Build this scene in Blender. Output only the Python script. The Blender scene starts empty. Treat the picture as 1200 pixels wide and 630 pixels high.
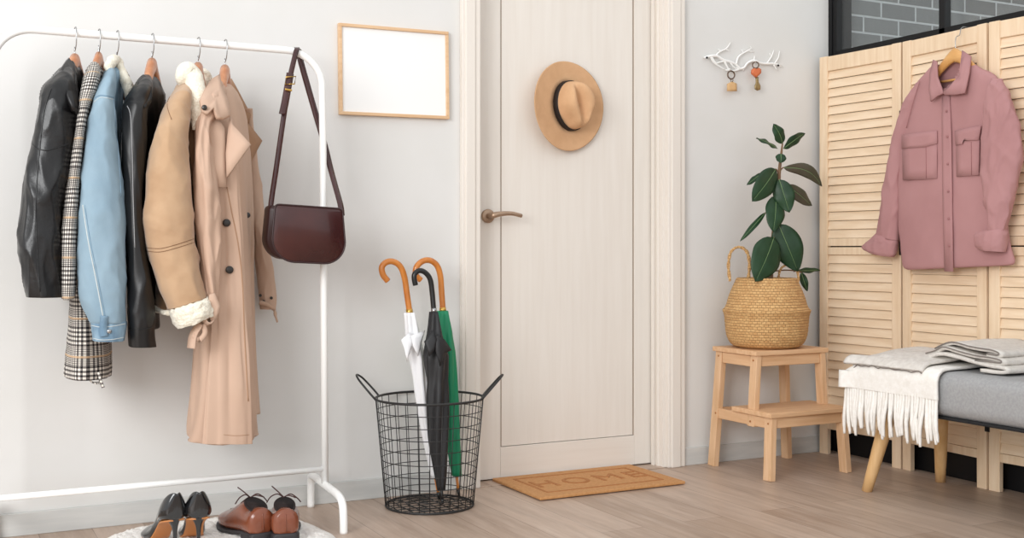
import bpy, bmesh, math, random
from mathutils import Vector, Matrix, noise
random.seed(7)
sc = bpy.context.scene
COL = sc.collection
PI = math.pi
# ------------------------------------------------------------------ camera numbers (metres, wall at y = 0, floor at z = 0)
F, PHI, CH, HZ, CD = 1338.0, math.radians(27.2), 0.875, 292.0, 3.80
CC, SS = math.cos(PHI), math.sin(PHI)
def ray(x, y):
    a = (x - 600) / F; b = (HZ - y) / F
    return Vector((CC*a + SS, -SS*a + CC, b))
def AY(x, y, Y0):                       # point of the photo on the plane y = Y0
    d = ray(x, y); t = (Y0 + CD) / d.y
    return Vector((d.x*t, Y0, CH + d.z*t))
def AX(x, y, X0):
    d = ray(x, y); t = X0 / d.x
    return Vector((X0, -CD + d.y*t, CH + d.z*t))
def AZ(x, y, Z0=0.0):
    d = ray(x, y); t = (Z0 - CH) / d.z
    return Vector((d.x*t, -CD + d.y*t, Z0))

# ------------------------------------------------------------------ materials
def lin(c):
    c = c / 255.0
    return c/12.92 if c <= 0.04045 else ((c + 0.055)/1.055)**2.4
def rgb(r, g, b): return (lin(r), lin(g), lin(b), 1.0)
class NT:
    def __init__(s, name):
        s.m = bpy.data.materials.new(name); s.m.use_nodes = True
        s.n = s.m.node_tree.nodes; s.l = s.m.node_tree.links
        s.bsdf = s.n['Principled BSDF']
    def new(s, t, **kw):
        n = s.n.new(t)
        for k, v in kw.items(): setattr(n, k, v)
        return n
    def link(s, a, b): s.l.new(a, b)
    def math(s, op, a, b=None):
        n = s.new('ShaderNodeMath', operation=op)
        for i, v in enumerate((a, b)):
            if v is None: continue
            if isinstance(v, (int, float)): n.inputs[i].default_value = v
            else: s.link(v, n.inputs[i])
        return n.outputs[0]
    def mix(s, f, a, b):
        n = s.new('ShaderNodeMix', data_type='RGBA')
        for i, v in ((0, f), (6, a), (7, b)):
            if isinstance(v, (int, float, tuple)): n.inputs[i].default_value = v
            else: s.link(v, n.inputs[i])
        return n.outputs[2]
def coords(t, scale=(1,1,1), uv=False, rot=(0,0,0)):
    tc = t.new('ShaderNodeTexCoord'); mp = t.new('ShaderNodeMapping')
    mp.inputs['Scale'].default_value = scale; mp.inputs['Rotation'].default_value = rot
    t.link(tc.outputs['UV' if uv else 'Object'], mp.inputs['Vector'])
    return mp.outputs[0]
def noise_tex(t, vec, scale, detail=4, rough=.55):
    n = t.new('ShaderNodeTexNoise'); n.inputs['Scale'].default_value = scale
    n.inputs['Detail'].default_value = detail; n.inputs['Roughness'].default_value = rough
    t.link(vec, n.inputs['Vector']); return n.outputs['Fac']
def bump(t, h, strength, dist=.002):
    b = t.new('ShaderNodeBump'); b.inputs['Strength'].default_value = strength; b.inputs['Distance'].default_value = dist
    t.link(h, b.inputs['Height']); t.link(b.outputs[0], t.bsdf.inputs['Normal'])
def mat(name, c, rough=.6, c2=None, nscale=20, vscale=(1,1,1), bstr=0, bscale=None, bdist=.002, metal=0, spec=.5, coat=0, sheen=0, lo=.35, hi=.65):
    t = NT(name); b = t.bsdf
    b.inputs['Roughness'].default_value = rough; b.inputs['Metallic'].default_value = metal
    b.inputs['Specular IOR Level'].default_value = spec
    b.inputs['Coat Weight'].default_value = coat; b.inputs['Sheen Weight'].default_value = sheen
    b.inputs['Base Color'].default_value = c
    v = coords(t, vscale)
    f = noise_tex(t, v, nscale)
    if c2:
        r = t.new('ShaderNodeMapRange'); r.inputs[1].default_value = lo; r.inputs[2].default_value = hi
        t.link(f, r.inputs[0]); t.link(t.mix(r.outputs[0], c, c2), b.inputs['Base Color'])
    if bstr:
        g = noise_tex(t, v, bscale or nscale*3, 5)
        bump(t, g, bstr, bdist)
    return t.m
def wood(name, c, c2, axis='z', rough=.5, s=1.0):
    k = {'x': (1.2, 14, 14), 'y': (14, 1.2, 14), 'z': (14, 14, 1.2)}[axis]
    return mat(name, c, rough, c2, 4*s, k, .12, 10*s, .001)

M = {}
M['wall'] = mat('wall_paint', rgb(221,220,218), .85, rgb(217,216,213), 3, bstr=.05, bscale=120, bdist=.001)
M['base'] = mat('baseboard_paint', rgb(206,206,203), .6, rgb(196,197,195), 6, (1,8,8))
M['doorw'] = mat('bleached_door_wood', rgb(230,224,216), .6, rgb(225,218,209), 4, (11,11,.7), .02, 12, .001, lo=.3, hi=.7)
M['doorx'] = mat('bleached_door_wood_cross', rgb(230,224,216), .6, rgb(225,218,209), 4, (.7,11,11), .02, 12, .001, lo=.3, hi=.7)
M['trimw'] = mat('bleached_trim', rgb(229,222,213), .6, rgb(226,219,210), 3, (8,8,.6))
M['groove'] = mat('door_groove', rgb(160,145,132), .7)
M['black'] = mat('black_metal', rgb(14,14,16), .5, spec=.3)
M['blackpanel'] = mat('black_panel', rgb(26,26,30), .35, rgb(38,38,42), 2)
M['white_metal'] = mat('white_powder_coat', rgb(244,244,242), .35)
M['chrome'] = mat('steel_wire', rgb(170,170,170), .25, metal=1)
M['bronze'] = mat('brushed_bronze', rgb(178,152,130), .38, metal=.7, c2=rgb(160,134,112), nscale=30)
M['gold'] = mat('brass', rgb(210,170,90), .3, metal=.9)
M['pine_z'] = wood('pine_upright', rgb(238,214,184), rgb(228,200,166), 'z')
M['pine_y'] = wood('pine_cross', rgb(240,217,188), rgb(230,203,170), 'y')
M['birch_x'] = wood('birch_x', rgb(226,186,146), rgb(212,168,126), 'x')
M['birch_y'] = wood('birch_y', rgb(226,186,146), rgb(212,168,126), 'y')
M['birch_z'] = wood('birch_z', rgb(228,190,152), rgb(214,172,130), 'z')
M['beech'] = wood('bench_beech', rgb(228,188,136), rgb(218,174,118), 'z')
M['frame'] = wood('frame_oak', rgb(224,190,152), rgb(212,174,134), 'x')
M['hangw'] = mat('hanger_wood', rgb(196,134,92), .4, rgb(180,114,74), 8, (6,1,6), coat=.3)
M['hangy'] = mat('hanger_light_wood', rgb(222,170,104), .4, rgb(208,152,86), 8, (6,1,6), coat=.3)
M['canvas'] = mat('white_board', rgb(240,240,239), .6)
M['leather'] = mat('black_leather', rgb(10,10,12), .34, rgb(16,16,18), 6, bstr=.35, bscale=90, bdist=.002)
M['leatherw'] = mat('black_leather_soft', rgb(13,12,13), .42, rgb(20,19,20), 5, bstr=.3, bscale=60, bdist=.002)
M['seam'] = mat('seam_light', rgb(150,150,152), .4)
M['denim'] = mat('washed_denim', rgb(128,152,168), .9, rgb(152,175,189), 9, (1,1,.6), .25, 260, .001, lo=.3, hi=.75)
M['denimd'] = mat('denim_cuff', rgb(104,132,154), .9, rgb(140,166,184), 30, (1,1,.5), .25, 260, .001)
M['stitch'] = mat('denim_stitch', rgb(196,204,204), .9)
M['suede'] = mat('suede', rgb(188,156,124), .95, rgb(170,136,104), 7, (1,1,1), .2, 150, .001, sheen=.3)
M['suedei'] = mat('suede_inside', rgb(120,88,62), .95)
M['fleece'] = mat('cream_fleece', rgb(246,240,224), .98, rgb(232,224,204), 60, bstr=.9, bscale=150, bdist=.006, sheen=.3)
M['fleeced'] = mat('grey_fleece', rgb(214,204,186), .98, rgb(150,136,118), 70, bstr=.9, bscale=150, bdist=.006)
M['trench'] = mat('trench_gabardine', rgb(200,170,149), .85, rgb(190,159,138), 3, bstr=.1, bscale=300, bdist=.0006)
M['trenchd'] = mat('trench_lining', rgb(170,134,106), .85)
M['button'] = mat('dark_button', rgb(40,34,30), .3)
M['shirt'] = mat('mauve_twill', rgb(180,134,134), .9, rgb(172,126,126), 4, bstr=.12, bscale=280, bdist=.0008)
M['shirtd'] = mat('mauve_inside', rgb(160,112,112), .9)
M['bag'] = mat('burgundy_leather', rgb(68,27,25), .25, rgb(50,18,18), 5, bstr=.12, bscale=70, bdist=.001, coat=.25)
M['bagd'] = mat('burgundy_edge', rgb(46,20,20), .4)
M['felt'] = mat('tan_felt', rgb(212,170,130), .95, rgb(204,162,122), 25, bstr=.15, bscale=200, bdist=.0008)
M['ribbon'] = mat('black_ribbon', rgb(26,20,20), .6)
M['cane'] = mat('amber_cane_wood', rgb(206,128,48), .3, rgb(184,106,34), 10, (3,3,1), coat=.4)
M['blackgl'] = mat('black_gloss', rgb(22,22,22), .3)
M['umw'] = mat('white_nylon', rgb(240,240,242), .6)
M['umb'] = mat('black_nylon', rgb(32,32,34), .55)
M['umg'] = mat('green_nylon', rgb(16,134,92), .5)
M['wire'] = mat('black_wire', rgb(34,33,33), .5)
M['straw'] = None
M['leaf'] = mat('rubber_leaf', rgb(27,54,32), .42, rgb(38,68,42), 12, spec=.35)
M['leafd'] = mat('rubber_leaf_back', rgb(84,76,62), .5, rgb(66,70,50), 12)
M['rib'] = mat('leaf_rib', rgb(112,140,92), .4)
M['stem'] = mat('plant_stem', rgb(120,92,66), .7)
M['soil'] = mat('soil', rgb(58,44,36), .95, rgb(34,26,22), 60, bstr=1, bscale=80, bdist=.01)
M['potw'] = mat('plant_liner', rgb(214,206,198), .8)
M['coir'] = mat('coir', rgb(198,148,98), .95, rgb(184,132,82), 90, bstr=.5, bscale=300, bdist=.002)
M['coird'] = mat('coir_dark', rgb(178,120,72), .95, rgb(164,108,62), 90)
M['grey'] = mat('grey_upholstery', rgb(166,166,166), .95, rgb(154,154,155), 120, bstr=.25, bscale=300, bdist=.001)
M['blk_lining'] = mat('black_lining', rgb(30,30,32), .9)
M['throwg'] = mat('greige_knit', rgb(222,217,210), .98, rgb(208,202,195), 60, bstr=.5, bscale=160, bdist=.003)
M['throww'] = mat('white_knit', rgb(246,243,238), .98, rgb(238,234,227), 60, bstr=.5, bscale=120, bdist=.003)
M['edge'] = mat('throw_dark_edge', rgb(128,120,114), .98)
M['rug'] = mat('white_fur', rgb(248,245,241), .98, rgb(240,235,229), 40, bstr=.9, bscale=90, bdist=.008)
M['brown'] = mat('brown_leather', rgb(132,72,46), .26, rgb(106,52,32), 9, bstr=.1, bscale=80, coat=.35)
M['sole'] = mat('dark_sole', rgb(42,38,40), .6)
M['lining'] = mat('shoe_lining', rgb(32,20,18), .9)
M['lace'] = mat('shoe_lace', rgb(66,40,36), .8)
M['patent'] = mat('black_patent', rgb(18,18,20), .12, coat=.6)
M['tansole'] = mat('tan_outsole', rgb(190,124,70), .45)
M['tagw'] = mat('tag_wood', rgb(212,172,122), .7)
M['tago'] = mat('tag_orange', rgb(214,116,72), .5)
M['keym'] = mat('key_brass', rgb(160,140,100), .4, metal=.7)
M['darkring'] = mat('dark_ring', rgb(110,92,78), .35, metal=.8)

def plaid():
    t = NT('glen_plaid_wool'); t.bsdf.inputs['Roughness'].default_value = .95
    tc = t.new('ShaderNodeTexCoord'); sp = t.new('ShaderNodeSeparateXYZ'); t.link(tc.outputs['UV'], sp.inputs[0])
    u, v = sp.outputs[0], sp.outputs[1]
    fr = lambda x, p, d, o=0: t.math('LESS_THAN', t.math('FRACT', t.math('ADD', t.math('DIVIDE', x, p), o)), d)
    a, b = fr(u, .0125, .5), fr(v, .0125, .5)
    A, B = fr(u, .11, .5), fr(v, .11, .52)
    fa, fb = fr(u, .005, .5), fr(v, .005, .5)
    sa = t.mix(A, fa, a); sb = t.mix(B, fb, b)
    s = t.math('MULTIPLY', t.math('ADD', sa, sb), .5)
    cr = t.new('ShaderNodeValToRGB'); e = cr.color_ramp.elements
    e[0].position = 0; e[0].color = rgb(24,22,26); e[1].position = 1; e[1].color = rgb(236,230,220)
    m = e.new(.5); m.color = rgb(122,116,112)
    t.link(s, cr.inputs[0])
    tan = t.math('MULTIPLY', fr(v, .11, .05, .25), .7)
    t.link(t.mix(tan, cr.outputs[0], rgb(206,170,128)), t.bsdf.inputs['Base Color'])
    return t.m
M['plaid'] = plaid()
def floor_mat():
    t = NT('laminate_planks'); t.bsdf.inputs['Roughness'].default_value = .42
    v = coords(t, (1,1,1), rot=(0,0,PI/2))
    br = t.new('ShaderNodeTexBrick'); br.offset = .37; br.offset_frequency = 2
    br.inputs['Scale'].default_value = 1; br.inputs['Brick Width'].default_value = 1.25; br.inputs['Row Height'].default_value = .155
    br.inputs['Mortar Size'].default_value = .0016; br.inputs['Mortar Smooth'].default_value = .1; br.inputs['Bias'].default_value = 0
    br.inputs['Color1'].default_value = rgb(190,168,151); br.inputs['Color2'].default_value = rgb(166,143,125); br.inputs['Mortar'].default_value = rgb(140,118,102)
    t.link(v, br.inputs['Vector'])
    n1 = noise_tex(t, coords(t, (9, .9, 1)), 1.5, 7, .68)
    n2 = noise_tex(t, coords(t, (26, 2.2, 1)), 1.5, 5, .65)
    f = t.new('ShaderNodeMapRange'); f.inputs[1].default_value = .42; f.inputs[2].default_value = .7
    t.link(n1, f.inputs[0])
    c = t.mix(t.math('MULTIPLY', f.outputs[0], .55), br.outputs[0], rgb(128,104,88))
    g = t.new('ShaderNodeMapRange'); g.inputs[1].default_value = .45; g.inputs[2].default_value = .75; t.link(n2, g.inputs[0])
    c = t.mix(t.math('MULTIPLY', g.outputs[0], .35), c, rgb(212,196,182))
    t.link(c, t.bsdf.inputs['Base Color'])
    bump(t, br.outputs['Fac'], -.2, .001)
    return t.m
M['floor'] = floor_mat()
def brick_mat():
    t = NT('grey_brick'); t.bsdf.inputs['Roughness'].default_value = .8
    v = coords(t, (1,1,1), rot=(PI/2,0,0))
    br = t.new('ShaderNodeTexBrick'); br.offset = .5
    br.inputs['Scale'].default_value = 1; br.inputs['Brick Width'].default_value = .212; br.inputs['Row Height'].default_value = .0735
    br.inputs['Mortar Size'].default_value = .0055; br.inputs['Mortar Smooth'].default_value = .25; br.inputs['Bias'].default_value = -.1
    br.inputs['Color1'].default_value = rgb(128,130,130); br.inputs['Color2'].default_value = rgb(106,108,109); br.inputs['Mortar'].default_value = rgb(196,200,202)
    t.link(v, br.inputs['Vector'])
    n = noise_tex(t, v, 30, 6)
    c = t.mix(t.math('MULTIPLY', n, .35), br.outputs[0], rgb(90,92,93))
    t.link(c, t.bsdf.inputs['Base Color'])
    h = t.math('ADD', t.math('MULTIPLY', br.outputs['Fac'], -1), t.math('MULTIPLY', n, .5))
    bump(t, h, .8, .006)
    return t.m
M['brick'] = brick_mat()
def straw_mat():
    t = NT('seagrass_weave'); t.bsdf.inputs['Roughness'].default_value = .8
    v0 = coords(t, (1,1,1), uv=True); nz = t.new('ShaderNodeTexNoise'); nz.inputs['Scale'].default_value = 55; t.link(v0, nz.inputs['Vector'])
    vm = t.new('ShaderNodeMix', data_type='VECTOR'); vm.inputs[0].default_value = .006; t.link(v0, vm.inputs[4]); t.link(nz.outputs['Color'], vm.inputs[5]); v = vm.outputs[1]
    br = t.new('ShaderNodeTexBrick'); br.offset = .5
    br.inputs['Scale'].default_value = 1; br.inputs['Brick Width'].default_value = .018; br.inputs['Row Height'].default_value = .0105
    br.inputs['Mortar Size'].default_value = .0012; br.inputs['Mortar Smooth'].default_value = 1
    br.inputs['Color1'].default_value = rgb(214,170,112); br.inputs['Color2'].default_value = rgb(192,142,86); br.inputs['Mortar'].default_value = rgb(158,110,62)
    t.link(v, br.inputs['Vector'])
    n = noise_tex(t, coords(t), 60, 4)
    c = t.mix(t.math('MULTIPLY', n, .4), br.outputs[0], rgb(224,190,138))
    t.link(c, t.bsdf.inputs['Base Color'])
    bump(t, t.math('MULTIPLY', br.outputs['Fac'], -1), .8, .004)
    return t.m
M['straw'] = straw_mat()
def glass_mat():
    t = NT('clear_pane')
    tr = t.new('ShaderNodeBsdfTransparent'); gl = t.new('ShaderNodeBsdfGlossy'); gl.inputs['Roughness'].default_value = .02
    tr.inputs[0].default_value = (.93,.95,.95,1)
    mx = t.new('ShaderNodeMixShader'); mx.inputs[0].default_value = .05; t.link(tr.outputs[0], mx.inputs[1]); t.link(gl.outputs[0], mx.inputs[2])
    t.link(mx.outputs[0], t.n['Material Output'].inputs[0])
    return t.m
M['glass'] = glass_mat()

# ------------------------------------------------------------------ object helpers
def wloc(o):
    v = Vector((0,0,0))
    while o is not None: v += o.location; o = o.parent
    return v
def tag(o, label, cat, group=None):
    o['label'] = label; o['category'] = cat
    if group: o['group'] = group
    return o
def thing(name, label, cat, loc, group=None):
    o = bpy.data.objects.new(name, None); COL.objects.link(o)
    o.location = loc; o.empty_display_size = .05
    return tag(o, label, cat, group)
def obj(name, bm, m, parent=None, smooth=True, origin=None, label=None):
    off = wloc(parent) if parent is not None else Vector(origin or (0,0,0))
    if parent is None and origin is None:
        zs = [v.co for v in bm.verts]
        off = Vector((sum(v.x for v in zs)/len(zs), sum(v.y for v in zs)/len(zs), min(v.z for v in zs)))
    for v in bm.verts: v.co -= off
    bmesh.ops.recalc_face_normals(bm, faces=bm.faces)
    me = bpy.data.meshes.new(name); bm.to_mesh(me); bm.free()
    me.materials.append(M[m] if isinstance(m, str) else m)
    for p in me.polygons: p.use_smooth = smooth
    o = bpy.data.objects.new(name, me); COL.objects.link(o)
    if parent is not None: o.parent = parent
    else: o.location = off
    if label: o['label'] = label
    return o
def autosmooth(o, ang=35):
    me = o.data
    me.set_sharp_from_angle(angle=math.radians(ang))
    return o
def struct(name, bm, m, parent=None, smooth=False):
    o = obj(name, bm, m, parent, smooth, origin=(0,0,0) if parent is None else None)
    if parent is None: o['kind'] = 'structure'
    return o
def B(): return bmesh.new()
def box(bm, a, b, bev=0, mtx=None, seg=2):
    r = bmesh.ops.create_cube(bm, size=1)
    vs = r['verts']; a = Vector(a); b = Vector(b)
    for v in vs: v.co = Vector(((v.co.x+.5)*(b.x-a.x)+a.x, (v.co.y+.5)*(b.y-a.y)+a.y, (v.co.z+.5)*(b.z-a.z)+a.z))
    if bev:
        es = list({e for v in vs for e in v.link_edges})
        r2 = bmesh.ops.bevel(bm, geom=es, offset=bev, segments=seg, affect='EDGES', profile=.5)
        vs = list({v for v in r2['verts']} | {v for v in vs if v.is_valid})
    if mtx is not None:
        done = set()
        for v in vs:
            for f in v.link_faces:
                for w in f.verts: done.add(w)
        for w in done: w.co = mtx @ w.co
    return bm
def bar(bm, p, q, w, h, up=(0,0,1), bev=0, w2=None, h2=None):
    """a straight bar from p to q, cross-section w (side) x h (along up)"""
    p, q, up = Vector(p), Vector(q), Vector(up); d = (q-p).normalized()
    s = d.cross(up).normalized(); u = s.cross(d).normalized()
    w2 = w2 or w; h2 = h2 or h
    v = []
    for c, ww, hh in ((p, w, h), (q, w2, h2)):
        for sx, sy in ((-1,-1),(1,-1),(1,1),(-1,1)): v.append(bm.verts.new(c + s*(sx*ww/2) + u*(sy*hh/2)))
    fs = [(0,1,2,3),(7,6,5,4),(0,4,5,1),(1,5,6,2),(2,6,7,3),(3,7,4,0)]
    faces = [bm.faces.new([v[i] for i in f]) for f in fs]
    if bev: bmesh.ops.bevel(bm, geom=list({e for f in faces for e in f.edges}), offset=bev, segments=2, affect='EDGES', profile=.5)
    return bm
def crom(pts, n):
    """Catmull-Rom through a list of equal-length tuples / Vectors"""
    P = [tuple(p) for p in pts]; out = []; m = len(P)
    for i in range(m-1):
        p0, p1, p2, p3 = P[max(i-1,0)], P[i], P[i+1], P[min(i+2,m-1)]
        for k in range(n):
            t = k/n
            out.append(tuple(.5*((2*b)+(c-a)*t+(2*a-5*b+4*c-d)*t*t+(3*b-a-3*c+d)*t**3) for a,b,c,d in zip(p0,p1,p2,p3)))
    out.append(P[-1]); return out
def rings(bm, R, closed=False, cap=True, uv=True):
    """skin a list of vertex rings; uv in metres"""
    V = [[bm.verts.new(p) for p in r] for r in R]
    lay = bm.loops.layers.uv.verify() if uv else None
    n = len(V[0]); vv = [0]
    us = []
    for r in R:
        u = [0]
        for k in range(n): u.append(u[-1] + (Vector(r[(k+1)%n])-Vector(r[k])).length)
        us.append(u)
    umid = us[len(us)//2]
    cen = [sum((Vector(p) for p in r), Vector())/n for r in R]
    for i in range(1, len(R)): vv.append(vv[-1] + (cen[i]-cen[i-1]).length)
    m = len(V)
    for i in range(m if closed else m-1):
        a, b = V[i], V[(i+1)%m]
        for k in range(n):
            k2 = (k+1) % n
            f = bm.faces.new((a[k], a[k2], b[k2], b[k]))
            if uv:
                for l, (uu, w) in zip(f.loops, ((umid[k],vv[i]),(umid[k+1],vv[i]),(umid[k+1],vv[min(i+1,m-1)]),(umid[k],vv[min(i+1,m-1)]))):
                    l[lay].uv = (uu, w)
    if cap and not closed:
        bm.faces.new(list(reversed(V[0]))); bm.faces.new(V[-1])
    return bm
def tube(bm, pts, r, seg=10, sub=6, closed=False, flat=None):
    """round tube along a smooth path; r may be a list; flat=(wdir, ratio) squashes it"""
    P = [Vector(p) for p in pts]
    rr = r if isinstance(r, (list, tuple)) else [r]*len(P)
    if sub > 1:
        D = crom([(*p, q) for p, q in zip(P, rr)], sub) if not closed else crom([(*p, q) for p, q in zip([*P, P[0]], [*rr, rr[0]])], sub)[:-1]
        P = [Vector(d[:3]) for d in D]; rr = [d[3] for d in D]
    R = []; up = None
    for i, p in enumerate(P):
        if closed: d = (P[(i+1)%len(P)] - P[i-1]).normalized()
        else: d = (P[min(i+1,len(P)-1)] - P[max(i-1,0)]).normalized()
        if up is None:
            up = Vector((0,0,1)) if abs(d.z) < .9 else Vector((0,1,0))
        s = d.cross(up).normalized(); up = s.cross(d).normalized()
        R.append([p + s*(math.cos(2*PI*k/seg)*rr[i]) + up*(math.sin(2*PI*k/seg)*rr[i]) for k in range(seg)])
    return rings(bm, R, closed, True)
def poly_tube(bm, pts, r, seg=8): return tube(bm, pts, r, seg, 1)
def ribbon(bm, pts, wdir, w, t, sub=6):
    """flat strap: width along wdir, thickness t"""
    D = crom([(*p,) for p in pts], sub); P = [Vector(d) for d in D]; R = []
    wd = Vector(wdir).normalized()
    for i, p in enumerate(P):
        d = (P[min(i+1,len(P)-1)] - P[max(i-1,0)]).normalized()
        n = d.cross(wd).normalized(); s = n.cross(d).normalized()
        R.append([p+s*w/2+n*t/2, p-s*w/2+n*t/2, p-s*w/2-n*t/2, p+s*w/2-n*t/2])
    return rings(bm, R)
def lathe(bm, prof, cx, cy, seg=48, sq=(1,1)):
    R = [[Vector((cx+sq[0]*r*math.cos(2*PI*k/seg), cy+sq[1]*r*math.sin(2*PI*k/seg), z)) for k in range(seg)] for r, z in prof]
    return rings(bm, R)
def cloth(rows, n=14, seg=72, e=2.2, amp=.004, fz=5, fxy=22, folds=0, nf=7, seed=0, cap=True):
    """a garment body: rows of (L, R, T): left and right edge and half-thickness vector; wrinkles by noise, vertical folds by angle"""
    D = crom([(*L, *R, *T) for L, R, T in rows], n)
    RR = []
    for i, d in enumerate(D):
        L, Rr, T = Vector(d[:3]), Vector(d[3:6]), Vector(d[6:])
        c = (L+Rr)/2; h = (Rr-L)/2; ring = []
        fr = i/(len(D)-1)
        for k in range(seg):
            a = 2*PI*k/seg; ca, sa = math.cos(a), math.sin(a)
            x = math.copysign(abs(ca)**(2/e), ca); y = math.copysign(abs(sa)**(2/e), sa)
            p = c + h*x + T*y
            o = (p-c); ol = o.length or 1
            q = Vector((p.x*fxy+seed, p.y*fxy, p.z*fz + .35*fz*(p.x+p.y)))
            r1 = 1 - min(1, abs(noise.noise(q))*2.2); r2 = 1 - min(1, abs(noise.noise(q*2.1+Vector((7,3,1))))*2.2)
            w = amp*(r1*r1 - .35 + .45*(r2*r2 - .3)) * 1.3
            w += folds*math.sin(nf*a + 3*noise.noise(Vector((seed, fr*2, .3)))*2)*min(1, fr*2)
            ring.append(p + o/ol*w)
        RR.append(ring)
    bm = B(); rings(bm, RR, False, cap); return bm
def rowY(py, l, r, yc, dy, sh=.25):
    return (AY(l, py, yc), AY(r, py, yc), Vector((sh*dy, dy, 0)))
def flap(outline, thick, nrm=None, bev=.002, bulge=0):
    """a cut cloth / leather piece: 3-D outline with its own thickness"""
    bm = B(); P = [Vector(p) for p in outline]
    c = sum(P, Vector())/len(P)
    if nrm is None:
        nrm = Vector()
        for i in range(len(P)): nrm += (P[i]-c).cross(P[(i+1)%len(P)]-c)
    nrm = Vector(nrm).normalized()
    if nrm.y > 0: nrm = -nrm
    a = [bm.verts.new(p + nrm*thick/2) for p in P]; b = [bm.verts.new(p - nrm*thick/2) for p in P]
    ca = bm.verts.new(c + nrm*(thick/2+bulge)); cb = bm.verts.new(c - nrm*thick/2)
    n = len(P)
    for i in range(n):
        j = (i+1) % n
        bm.faces.new((a[i], a[j], ca)); bm.faces.new((b[j], b[i], cb)); bm.faces.new((a[j], a[i], b[i], b[j]))
    bmesh.ops.subdivide_edges(bm, edges=bm.edges[:], cuts=1, use_grid_fill=True)
    return bm
def fY(pts, y): return [AY(p[0], p[1], p[2] if len(p) > 2 else y) for p in pts]
def fX(pts, x): return [AX(p[0], p[1], p[2] if len(p) > 2 else x) for p in pts]
from mathutils.bvhtree import BVHTree
def hits(objs, pts, off=.002):
    """points on the surface of finished garments, for seams, tabs and buttons that must lie on the cloth"""
    T = []
    for o in objs:
        w_ = wloc(o); T.append(BVHTree.FromPolygons([v.co + w_ for v in o.data.vertices], [tuple(q.vertices) for q in o.data.polygons]))
    out = []; org = Vector((0, -CD, CH))
    for x, y in pts:
        d = ray(x, y).normalized(); best = None
        for t in T:
            h = t.ray_cast(org, d)
            if h[0] is not None and (best is None or h[3] < best[0]): best = (h[3], h[0])
        if best: out.append(best[1] - d*off)
    return out
def dens(pts, n=6): return crom(pts, n)
def seam(objs, pts, r, m, parent, name='seam', off=.0005):
    P = hits(objs, dens(pts), off)
    if len(P) > 2: bm = B(); tube(bm, P, r, 6, 1); return obj(name, bm, m, parent)
def smoothmod(o, lv=1):
    m = o.modifiers.new('sub', 'SUBSURF'); m.levels = lv; m.render_levels = lv; return o
def disc(bm, c, n, r, t, seg=20):
    n = Vector(n).normalized(); c = Vector(c)
    u = n.orthogonal().normalized(); v = n.cross(u)
    R = []
    for rr, h in ((r*.85, -t/2), (r, -t/2+t*.2), (r, t/2-t*.2), (r*.85, t/2)):
        R.append([c + n*h + u*(rr*math.cos(2*PI*k/seg)) + v*(rr*math.sin(2*PI*k/seg)) for k in range(seg)])
    return rings(bm, R)
def torus(bm, c, n, R, r, seg=28):
    n = Vector(n).normalized(); u = n.orthogonal().normalized(); v = n.cross(u); c = Vector(c)
    return tube(bm, [c + u*(R*math.cos(2*PI*k/seg)) + v*(R*math.sin(2*PI*k/seg)) for k in range(seg)], r, 8, 1, True)
def fuzz(bm, amp, sc_, seed=0):
    bm.normal_update()
    for v in bm.verts: v.co += v.normal*amp*(noise.noise(v.co*sc_ + Vector((seed,0,0))) + .5*noise.noise(v.co*sc_*2.3))

# ------------------------------------------------------------------ the room
struct('floor', box(B(), (-4,-6.5,-.06), (7.5,.02,0)), 'floor')
bm = B()
box(bm, (-2.5,0,0), (1.80,.14,2.9)); box(bm, (2.64,0,0), (3.51,.14,2.9)); box(bm, (1.80,0,2.10), (2.64,.14,2.9))
box(bm, (1.6,.14,-.06), (2.9,.2,2.9)); box(bm, (1.8,.02,-.06), (2.64,.14,0))
struct('wall_back', bm, 'wall')
struct('wall_brick', box(B(), (3.51,0,0), (7.5,.14,2.9)), 'brick')
bm = B(); box(bm, (-2.5,-.012,0), (1.735,0,.07), .002); box(bm, (2.726,-.012,0), (3.50,0,.07), .002)
struct('baseboard_back', bm, 'base')
struct('trim_1', box(B(), (1.815,-.015,0), (2.635,.135,.003), .001), 'floor')        # sill strip under the door
# door casing
def casing(x0, x1):
    bm = B(); w = x1-x0
    box(bm, (x0,-.024,0), (x1,.0,2.17), .004)
    box(bm, (x0+w*.16,-.030,0), (x1-w*.3,-.02,2.17), .004)
    return bm
bm = casing(1.737,1.812); box(bm, (1.790,-.004,0), (1.812,.125,2.10), .002)
struct('trim_2', bm, 'trimw')
bm = casing(2.645,2.727); box(bm, (2.632,-.004,0), (2.654,.125,2.10), .002); box(bm, (2.618,.045,0), (2.634,.062,2.10), .002); box(bm, (2.624,.02,0), (2.634,.034,2.10), .003)
struct('trim_3', bm, 'trimw')
bm = B(); box(bm, (1.737,-.024,2.10), (2.727,0,2.18), .004); box(bm, (1.81,-.004,2.09), (2.64,.125,2.11))
struct('trim_4', bm, 'doorx')
# door leaf: stiles, rails, recessed panel
YD = .07
d = thing('door_1', 'closed whitewashed wooden door with one long panel', 'door', (2.22, .09, .008)); d['kind'] = 'structure'
bm = B(); box(bm, (1.816,YD,.008), (1.940,YD+.042,2.09), .0015); box(bm, (2.545,YD,.008), (2.630,YD+.042,2.09), .0015)
obj('stile', bm, 'doorw', d, False)
bm = B(); box(bm, (1.9405,YD,.008), (2.5445,YD+.042,.125), .0012); box(bm, (1.9405,YD,1.99), (2.5445,YD+.042,2.09), .0012)
obj('rail', bm, 'doorx', d, False)
obj('panel', box(B(), (1.9465,YD+.0045,.127), (2.5385,YD+.03,1.988), .002), 'doorw', d, False)
bm = B(); box(bm, (1.9395,YD+.0052,.126), (1.9475,YD+.03,1.99)); box(bm, (2.5375,YD+.0068,.126), (2.5455,YD+.03,1.99))
obj('groove', bm, 'groove', d, False)
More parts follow.
